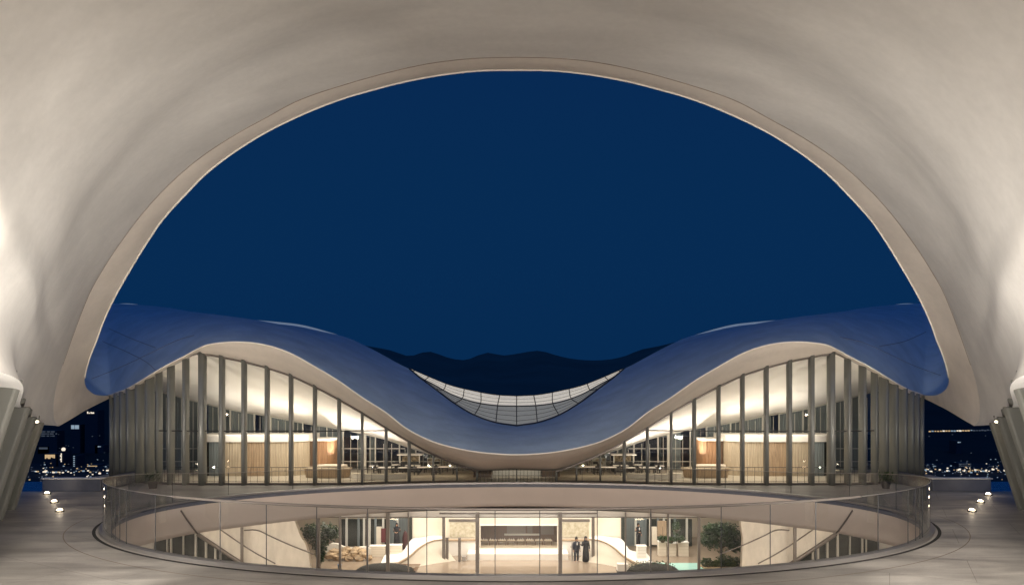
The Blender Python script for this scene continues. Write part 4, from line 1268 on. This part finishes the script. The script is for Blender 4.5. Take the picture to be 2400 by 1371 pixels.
for s in (-1, 1):
    tl = [(876,37.9,1),(905,37.2,0),(928,38.6,1),(944,37.0,1),(968,38.2,0),(996,37.3,0),(1022,38.5,1),(1046,37.6,0)]
    for i, (px, d, rd) in enumerate(tl):
        x = s * abs(W(px, 0, d).x)
        if not used[rd]: t = tproto[rd]; used[rd] = True; t.location = (x, d, 0.014)
        else: t = dup(tproto[rd], (x, d, 0.014), 0)
        tag(t, '%s white %s cafe table counted inward from the counter in the %s wing' % (order[i], 'round' if rd else 'rectangular', side_word(s)), 'table', 'cafe tables')
        for j, (dx, dy, rz) in enumerate(((-0.45, -0.1, 1.6), (0.5, 0.05, -1.5), (0.0, 0.45, 0.1))):
            if j == 2 and i % 2: continue
            loc = (x + dx, d + dy, 0.014); rz += random.uniform(-0.3, 0.3)
            if not cused: c = cproto; cused = True; c.location = loc; c.rotation_euler = (0,0,rz)
            else: c = dup(cproto, loc, rz)
            tag(c, 'small dark chair %s of the %s cafe table in the %s wing' % (('left', 'right', 'behind')[j], order[i], side_word(s)), 'chair', 'cafe chairs')
    # bar kiosk
    p = W(962, 0, 38.9)
    e = empty('bar_kiosk', (s*abs(p.x), 38.9, 0.014), 'dark bar kiosk with white flat roof behind the tables of the %s wing' % side_word(s), 'kiosk', 'bar kiosks')
    mb = MB(); mb.box(-0.62,0.62,-0.3,0.3,0,0.5); mb.build('counter', M['dark'], e)
    mb = MB(); mb.box(-0.7,0.7,-0.38,0.38,0.94,1.0); mb.build('roof', M['white'], e)
    for x in (-0.55, 0.55):
        mb = MB(); mb.box(x-0.03,x+0.03,-0.28,-0.22,0.5,0.94); mb.build('post', M['mull'], e)
    mb = MB(); mb.box(-0.5,0.5,0.2,0.28,0.55,0.85); mb.build('shelf', M['book'], e)
    # tall shelves against the back glass toward the centre
    for i, px in enumerate((1018, 1052, 1088)):
        p = W(px, 0, 39.2)
        e = empty('display_shelf', (s*abs(p.x), 39.2, 0.014), '%s shelf of small pale objects counted toward the core, %s wing' % (order[i], side_word(s)), 'shelf', 'display shelves')
        hh = (0.74, 0.62, 0.5)[i]
        mb = MB(); mb.box(-0.36,0.36,0.1,0.13,0,hh)
        for x in (-0.38, 0, 0.38): mb.box(x-0.012,x+0.012,-0.1,0.1,0,hh)
        for q in range(5): z = q*hh/4.05; mb.box(-0.38,0.38,-0.1,0.098,z,z+0.014)
        mb.build('frame', M['mull'], e)
        mb = MB()
        for q in range(4):
            for r_ in range(9):
                if random.random() < 0.75:
                    x = -0.34 + r_*0.077; z = q*hh/4.05 + 0.015; mb.box(x, x+random.uniform(0.03,0.06), -0.06, 0.05, z, z+random.uniform(0.05, hh/4.05-0.02))
        mb.build('contents', M['book'], e)

# ------------------------------------------------------------------ people
def person(name_label, loc, h, rz, cloth, robe, arm_pose, group=None, tall_hair=False):
    e = empty('person', loc, name_label, 'person', group, rz)
    k = h / 1.75
    V = []; Ed = []; Rr = []
    def v(p, r_, par=None):
        V.append((p[0]*k, p[1]*k, p[2]*k)); Rr.append(r_*k)
        if par is not None: Ed.append((par, len(V)-1))
        return len(V)-1
    pel = v((0,0,0.95), 0.135); wa = v((0,0,1.10), 0.12, pel); ch = v((0,0.0,1.30), 0.15, wa); nb = v((0,0,1.45), 0.075, ch)
    nk = v((0,-0.01,1.52), 0.052, nb); hd = v((0,-0.015,1.60), 0.085, nk); hd2 = v((0,-0.01,1.68), 0.088, hd); v((0,0,1.74), 0.05, hd2)
    v((0,-0.10,1.62), 0.022, hd)           # nose
    for s in (-1, 1):
        hp = v((s*0.10,0,0.88), 0.095, pel); kn = v((s*0.11,-0.01,0.49), 0.06, hp); an = v((s*0.11,0.01,0.09), 0.042, kn); v((s*0.12,-0.14,0.04), 0.036, an)
        sh = v((s*0.19,0,1.40), 0.062, ch)
        if arm_pose[0 if s < 0 else 1] == 'down': el_, wr = (s*0.25,0.03,1.13), (s*0.25,-0.06,0.89)
        elif arm_pose[0 if s < 0 else 1] == 'gesture': el_, wr = (s*0.27,-0.06,1.15), (s*0.42,-0.18,1.27)
        else: el_, wr = (s*0.25,0.05,1.15), (s*0.10,-0.22,1.10)
        el = v(el_, 0.043, sh); wi = v(wr, 0.028, el)
        dv = (Vector(wr) - Vector(el_)).normalized()
        side = dv.cross(Vector((0, 0, 1))) 
        side = side.normalized() if side.length > 0.1 else Vector((0,1,0))
        palm = Vector(wr) + dv*0.07; pl = v(palm, 0.030, wi)
        for fi, (off, ln) in enumerate(((-0.030,0.065),(-0.010,0.078),(0.010,0.074),(0.028,0.058))):
            b_ = palm + side*off + dv*0.025; f1 = v(b_, 0.009, pl); f2 = v(b_ + dv*ln*0.55, 0.008, f1); v(b_ + dv*ln*0.9 + Vector((0,-0.012,-0.012)), 0.007, f2)
        tb = Vector(wr) + dv*0.03 + side*0.035; t1 = v(tb, 0.010, pl); v(tb + dv*0.035 + side*0.022, 0.008, t1)
    me = bpy.data.meshes.new('body'); me.from_pydata(V, Ed, []); me.materials.append(M['skin'])
    o = bpy.data.objects.new('body', me); COL.objects.link(o); o.parent = e
    md = o.modifiers.new('skin', 'SKIN'); md.use_smooth_shade = True
    for i, sv in enumerate(me.skin_vertices[0].data): sv.radius = (Rr[i], Rr[i]); sv.use_root = (i == 0)
    ss = o.modifiers.new('sub', 'SUBSURF'); ss.levels = 1; ss.render_levels = 1
    # clothing over the body
    mb = MB()
    if robe:
        mb.lathe((0,0,0), [(r_*k, z*k) for r_, z in ((0.20,0.03),(0.235,0.06),(0.22,0.5),(0.19,0.95),(0.17,1.1),(0.215,1.32),(0.20,1.43),(0.09,1.50),(0.065,1.52))], 22, 1.05, 0.78)
    else:
        mb.lathe((0,0,0), [(r_*k, z*k) for r_, z in ((0.18,0.80),(0.19,0.85),(0.175,1.05),(0.215,1.32),(0.20,1.43),(0.09,1.50),(0.065,1.52))], 22, 1.05, 0.72)
        for s in (-1, 1):
            mb.tube([Vector((s*0.10*k,0,0.92*k)), Vector((s*0.11*k,0,0.5*k)), Vector((s*0.11*k,0.01,0.07*k))], [0.115*k, 0.085*k, 0.075*k], 12)
    for s in (-1, 1):
        ps = arm_pose[0 if s < 0 else 1]
        if ps == 'down': pts = [(s*0.18,0,1.42),(s*0.25,0.03,1.13),(s*0.25,-0.055,0.91)]
        elif ps == 'gesture': pts = [(s*0.18,0,1.42),(s*0.27,-0.06,1.15),(s*0.40,-0.17,1.26)]
        else: pts = [(s*0.18,0,1.42),(s*0.25,0.05,1.15),(s*0.12,-0.2,1.10)]
        mb.tube([Vector(p)*k for p in pts], [0.085*k, 0.062*k, 0.05*k], 12)
    mb.build('robe' if robe else 'suit', cloth, e, smooth=True)
    mb = MB(); mb.ball((0, 0.02*k, 1.69*k), 0.115*k, 14, 10, 0.92, 1.0, 1.05 if not tall_hair else 1.35)
    if robe: mb.lathe((0, 0.035*k, 0), [(0.12*k,1.40*k),(0.13*k,1.52*k),(0.12*k,1.66*k)], 14, 0.95, 0.8)
    mb.build('headscarf' if robe else 'hair', M['hair'] if not robe else cloth, e, smooth=True)
    if robe is False:
        mb = MB(); mb.box(-0.05*k,0.05*k,-0.165*k,-0.150*k,1.25*k,1.45*k); mb.build('shirt_front', M['white_cloth'], e)
    return e
def ground_at(px, py): 
    d = (H - ZL) * F / (py - CY); p = W(px, py, d); p.z = ZL; return p, d
p, d = ground_at(1351, 1315.5)
person('person in a dark suit standing left of the two figures in the lower hall', p, 56*d/F, 0.3, M['navy_cloth'], False, ('down','down'), 'people in the lower hall', True)
p, d = ground_at(1373, 1315.5)
person('person in a long black robe gesturing to the left in the lower hall', p, 58*d/F, 0.1, M['black_cloth'], True, ('gesture','down'), 'people in the lower hall')
p, d = ground_at(930, 1296)
person('person in black seen above the counter beside the left ramp', p + Vector((0,0,0.55)), 46*d/F*1.15, 0.0, M['black_cloth'], True, ('front','front'), 'people in the lower hall')
p, d = ground_at(1496, 1294)
person('person in a black suit leaning behind the white counter right of the ramp', p + Vector((0,0,0.55)), 46*d/F*1.1, 0.5, M['black_cloth'], False, ('front','down'), 'people in the lower hall')
# coat stand left
p, d = ground_at(948, 1294)
e = empty('coat_stand', p, 'dark coats hanging on a stand right of the person in black', 'coat stand')
mb = MB(); mb.tube([(0,0,0),(0,0,1.7)], 0.025, 8); mb.lathe((0,0,0), [(0.22,0),(0.22,0.03),(0.03,0.05)], 14); mb.build('pole', M['dark'], e)
mb = MB(); mb.lathe((0.06,0,0), [(0.16,0.15),(0.22,0.5),(0.22,1.1),(0.13,1.5),(0.03,1.62)], 14, 1, 0.6); mb.build('coat', mat('brown_coat', (0.06,0.02,0.02), 0.9), e, smooth=True)
for lb, p0, py0, p1, py1, m_ in (('cream panelled counter under the person in black, left of the hall', 905, 1277, 940, 1304, 'cream'),
                         ('pale block counter left of the person in black by the boulders', 866, 1279, 903, 1304, 'cream'),
                         ('white stepped counter under the person right of the ramp', 1494, 1279, 1515, 1312, 'white'),
                         ('cream gridded block wall in front of the hanging plants', 1544, 1269, 1562, 1303, 'cream'),
                         ('second cream block wall between columns right of the hanging plants', 1566, 1272, 1586, 1303, 'cream'),
                         ('widest cream block wall left of the large right tree', 1590, 1270, 1614, 1303, 'cream')):
    pp, d = ground_at(p0, py1 if py1 > 1300 else 1303); a = W(p0, 0, d); b = W(p1, 0, d); zt = W(0, py0, d).z
    e = empty('block_counter', ((a.x+b.x)/2, d, ZL), lb, 'counter', 'block counters in the garden court')
    hw = (b.x-a.x)/2
    mb = MB(); mb.box(-hw, hw, 0, 0.5, 0, zt-ZL-0.06); mb.build('body', M[m_], e, bevel=0.01)
    mb = MB(); mb.box(-hw-0.03, hw+0.03, -0.03, 0.53, zt-ZL-0.059, zt-ZL); mb.build('top', M['white'], e)
    mb = MB()
    for q in range(1, 4): z = (zt-ZL-0.06)*q/4; mb.box(-hw+0.01, hw-0.01, -0.006, -0.001, z, z+0.015)
    mb.build('joint', M['wood_pale'], e)

# ------------------------------------------------------------------ trees and planting in the court
def leaves(mb, c, r, n, size, rx=1, ry=1, rz_=1, shell=0.35):
    for k in range(n):
        u = Vector((random.gauss(0,1), random.gauss(0,1), random.gauss(0,1))).normalized()
        q = r * (random.random() ** shell) * (1 + 0.13*math.sin(u.x*7+u.z*5) + 0.10*math.sin(u.y*9+u.x*4))
        p = Vector(c) + Vector((u.x*q*rx, u.y*q*ry, u.z*q*rz_))
        a = Vector((random.gauss(0,1), random.gauss(0,1), random.gauss(0,0.6))).normalized()
        b = a.cross(Vector((random.gauss(0,1), random.gauss(0,1), random.gauss(0,1)))).normalized()
        s_ = size * random.uniform(0.6, 1.3)
        mb.add([p - a*s_, p + b*s_*0.5, p + a*s_, p - b*s_*0.5], [(0,1,2,3)])
def tree(loc, lb, blobs, trunk_h, trunk_r, nl, m_='leaf', group='trees in the garden court'):
    e = empty('tree', loc, lb, 'tree', group)
    mb = MB()
    mb.tube([(0,0,0),(0.03,0,trunk_h*0.5),(-0.03,0.02,trunk_h)], [trunk_r, trunk_r*0.75, trunk_r*0.55], 10)
    for (c, r, *_r) in blobs:
        mb.tube([(-0.03,0.02,trunk_h*0.85), tuple(Vector((0,0,trunk_h)).lerp(Vector(c), 0.5)), c], [trunk_r*0.5, trunk_r*0.3, trunk_r*0.12], 6)
    mb.build('trunk', M['bark'], e, smooth=True)
    mb = MB()
    for (c, r, rx, rz_) in blobs: leaves(mb, c, r, int(nl*0.6), 0.085, rx, 0.9, rz_)
    mb.build('crown', M[m_], e)
    return e
p = W(748, 1336, 45.8); p.z = ZL
tree(p, 'dark leafy tree tapering to its trunk behind the mullions left of the boulders', [((-0.15,0,2.35),0.85,1.1,0.95),((0.45,0,2.5),0.75,1.05,0.95),((-0.65,0.1,2.6),0.55,1,0.9),((0.05,0,1.55),0.55,0.9,1.2),((0.1,0,1.0),0.3,0.9,1.6),((0.9,0,2.55),0.5,1,0.9)], 1.6, 0.10, 1100)
p = W(1690, 1322, 46.5); p.z = ZL
tree(p, 'big rounded dark green tree above flowering shrubs right of the pool', [((0,0,2.0),1.0,1.1,0.92),((-0.8,0,2.0),0.72,1,0.95),((0.8,0,1.95),0.78,1,0.95),((0.25,0.1,2.55),0.68,1.3,0.8),((-0.5,0.1,2.6),0.55,1.2,0.8),((0.95,0,1.5),0.52,1,0.8)], 1.6, 0.13, 1700)
# bowl planter with shrubs
p = W(1692, 1322, 45.7); p.z = ZL
e = empty('planter_bowl', p, 'wide shallow stone planter bowl under the big right tree', 'planter')
mb = MB(); mb.lathe((0,0,0), [(0.9,0.0),(1.2,0.12),(1.45,0.30),(1.45,0.36),(1.35,0.36)], 32, 1, 0.6); mb.build('bowl', M['rock'], e, smooth=True)
for i, (dx, dz, r, m_, lb) in enumerate(((-1.05,0.55,0.42,'leaf','small dark shrub at the left end of the planter bowl'),(-0.35,0.5,0.35,'leaf2','low yellow flowering shrub in the left half of the planter bowl'),
                       (0.15,0.75,0.5,'leaf','tallest dark shrub in the middle of the planter bowl'),(0.5,0.5,0.42,'leaf2','yellow green shrub right of the tallest one in the planter bowl'),(0.98,0.58,0.5,'leaf','rounded green shrub at the right end of the planter bowl'))):
    q = p + Vector((dx, -0.1, 0.33))
    s_ = empty('shrub', q, lb, 'shrub', 'shrubs in the planter bowl')
    mb = MB(); leaves(mb, (0,0,dz-0.33), r, 700, 0.06, 1.1, 0.8, 0.85); mb.build('foliage', M[m_], s_)
    mb = MB(); mb.tube([(0,0,0),(0.02,0,dz-0.3)], 0.03, 6); mb.build('stem', M['bark'], s_)
for i, (px, py, lb) in enumerate(((1553,1262,'left hanging plant above the cream block wall'),(1572,1264,'middle hanging plant between the court columns'),(1592,1262,'right hanging plant above the widest block wall'),(1585,1238,'climbing plant on the column above the hanging plants'))):
    q = W(px, py, 49.5)
    s_ = empty('hanging_plant', q, lb, 'plant', 'hanging plants in the court')
    mb = MB(); leaves(mb, (0,0,0), 0.42 if i < 3 else 0.35, 420, 0.06, 0.9, 0.6, 0.6 if i < 3 else 1.8); mb.build('foliage', M['leaf'], s_)
    mb = MB(); mb.lathe((0,0,-0.25), [(0.12,0),(0.2,0.18)], 12); mb.tube([(0,0,0),(0,0,-2.0 if i == 3 else 0.9)], 0.012, 5); mb.build('basket', M['bark'], s_)
# boulders
random.seed(5)
bi = 0
rk = [(776,1300,.34),(790,1306,.30),(804,1298,.36),(818,1307,.30),(830,1298,.33),(842,1306,.30),(852,1299,.30),(812,1288,.3),(832,1288,.28),(848,1290,.25),(784,1291,.28),(864,1306,.24)]
posn = ['leftmost lower', 'second lower', 'third from left', 'lower middle', 'right of middle', 'lower right', 'rightmost of the middle row', 'top left of the heap', 'top middle', 'top right', 'upper leftmost', 'smallest far right']
for (px, py, r), nm in zip(rk, posn):
    q = W(px, py, 48.6 + (1306-py)*0.02)
    q.z = max(ZL + r*0.5, q.z)
    s_ = mb = MB(); mb.ball((0,0,0), r*1.25, 7, 5, 1.25, 0.9, 0.6, 0.22)
    o = mb.build('boulder', M['rock'], smooth=False); o.location = q; o.rotation_euler = (random.uniform(-.3,.3), random.uniform(-.3,.3), random.random()*3)
    b_ = o.modifiers.new('bevel', 'BEVEL'); b_.width = 0.03; b_.segments = 2
    tag(o, 'sandstone boulder, %s in the heap beside the left tree' % nm, 'boulder', 'boulders in the garden court')
# rough retaining wall behind boulders
e = empty('garden_wall', W(0,0,50) * 0 + Vector((W(815,0,49.6).x, 49.6, ZL)), 'low wavy cream garden wall behind the sandstone boulders', 'wall')
mb = MB()
tops = [0.75,1.0,0.95,0.75,0.65,0.62,0.72,0.72,0.6]
v = []; nn = len(tops)
for i, t_ in enumerate(tops): v.append((-1.6+3.3*i/(nn-1), 0, 0))
for i, t_ in enumerate(tops): v.append((-1.6+3.3*i/(nn-1), 0, t_))
v += [(a[0], 0.3, a[2]) for a in v]
f = [(i, i+1, nn+i+1, nn+i) for i in range(nn-1)] + [(nn+i, nn+i+1, 3*nn+i+1, 3*nn+i) for i in range(nn-1)] + [(2*nn+i+1, 2*nn+i, 3*nn+i, 3*nn+i+1) for i in range(nn-1)]
mb.add(v, f); mb.build('wall_body', M['rough_cream'], e)
# gravel mounds
for s, (px, wd, lb) in ((-1, (903, 2.0, 'long dark gravel mound in front of the left ramp')), (1, (1530, 1.75, 'dark planted mound between the right ramp and the pool'))):
    q = W(px, 1341, 45.4); q.z = ZL
    o = mb = MB(); mb.ball((0,0,0), 1.0, 40, 16, wd, 0.9, 0.58, 0.03)
    o = mb.build('gravel_mound', M['gravel'], smooth=True); o.location = q; tag(o, lb, 'mound', 'mounds in the garden court')
mb = MB(); leaves(mb, (0,0,0), 1.0, 900, 0.06, 1.6, 0.6, 0.5)
o = mb.build('ground_cover', M['leaf']); o.location = (W(1520,0,45.6).x, 45.5, ZL+0.25); tag(o, 'low dark ground cover on the mound by the pool', 'ground cover', kind='stuff')
# slatted bench at the foot of the left ramp
q = W(955, 1336, 45.3); q.z = ZL
e = empty('slatted_bench', q, 'low orange slatted lounge bench at the foot of the left ramp', 'bench')
for k in range(6):
    mb = MB(); z = 0.10 + 0.07*k; w_ = 0.85 + 0.05*k; mb.box(-w_, w_*0.75, 0.05*k, 0.05*k+0.07, z, z+0.045); mb.build('slat', M['wood_orange'], e, bevel=0.01)
for x in (-0.7, 0.5):
    mb = MB(); mb.box(x-0.03, x+0.03, 0.02, 0.4, 0, 0.1); mb.build('leg', M['dark'], e)
# white box planter right
q = W(1460, 1336, 45.4); q.z = ZL
e = empty('stone_box', q, 'small white stone box between the hall floor and the right ramp foot', 'box')
mb = MB(); mb.box(-0.36,0.36,0,0.5,0.04,0.52); mb.build('body', M['white'], e, bevel=0.03)
mb = MB(); mb.box(-0.38,0.38,-0.02,0.52,0,0.04); mb.build('plinth', M['dark'], e)
# turquoise pools
for (x0, x1, y0, y1) in ((1587,1640,1319,1345),(1543,1556,1318,1332)):
    a = W(x0, y1, (H-ZL)*F/(y1-CY)); b = W(x1, y0, (H-ZL)*F/(y0-CY))
    mk('pool_water', [(a.x, a.y, ZL+0.02),(b.x, a.y, ZL+0.02),(b.x, b.y, ZL+0.02),(a.x, b.y, ZL+0.02)], [(0,1,2,3)], M['turquoise']); tag(COL.objects[-1], kind='structure')
# bollards, box, statue
for px, py, hh, lb in ((1048,1314,55,'dark square post beside the left portal column in the hall'),(1077,1315,55,'dark square post standing free near the middle of the left bay')):
    q, d = ground_at(px, py)
    o = mb = MB(); w_ = 3.2*d/F; mb.box(-w_,w_,-w_,w_,0,hh*d/F-0.06); mb.box(-w_*1.1,w_*1.1,-w_*1.1,w_*1.1,hh*d/F-0.055,hh*d/F)
    o = mb.build('square_post', M['bronze'], bevel=0.01); o.location = q; tag(o, lb, 'post', 'square posts in the hall')
q, d = ground_at(1088, 1313)
mb = MB(); mb.box(-0.15,0.15,-0.15,0.15,0,0.3); mb.box(-0.16,0.16,-0.16,0.16,0.3,0.33); o = mb.build('small_box', M['ringstone'], bevel=0.01); o.location = q; tag(o, 'small grey box on the hall floor right of the posts', 'box')
q, d = ground_at(1341, 1314)
e = empty('statue', q, 'slim grey statue on a pole left of the two standing people', 'statue')
mb = MB(); mb.tube([(0,0,0),(0,0,0.95)], [0.07,0.055], 8); mb.build('pedestal', M['ringstone'], e)
mb = MB(); mb.lathe((0,0,0.95), [(0.11,0),(0.13,0.06),(0.08,0.16),(0.045,0.22),(0.055,0.28),(0.03,0.34),(0.005,0.38)], 12); mb.build('figure', M['ringstone'], e, smooth=True)
# gallery tables with seats, seen through the portal
random.seed(3)
for i in range(8):
    px = 1134 + i*21.5
    q = W(px, 0, 51.6); q.z = ZL+0.452
    e = empty('gallery_table', q, '%s timber table from the left in the dark gallery' % order[i], 'table', 'tables in the dark gallery')
    mb = MB(); mb.box(-0.30,0.30,-0.2,0.2,0.33,0.37); mb.build('table_top', M['wood_pale'], e)
    for x in (-0.25, 0.25):
        mb = MB(); mb.box(x-0.025,x+0.025,-0.16,0.16,0,0.33); mb.build('leg', M['wood_dark'], e)
    for x in (-0.16, 0.0, 0.16):
        mb = MB(); mb.lathe((x+random.uniform(-.03,.03), random.uniform(-.1,.1), 0.37), [(0.02,0),(0.03,0.05),(0.012,0.08),(0.012,0.12)], 8); mb.build('bottle', M['white'], e)
# small blue tub and white posts left
q, d = ground_at(796, 1331); q.y = 45.9; q = W(796, 1331, 46.3); q.z = ZL
o = mb = MB(); mb.lathe((0,0,0), [(0.10,0),(0.14,0.28),(0.15,0.30),(0.12,0.30)], 14); o = mb.build('blue_tub', M['blue_plastic'], smooth=True); o.location = q; tag(o, 'small blue tub on the white floor left of the gravel mound', 'tub')
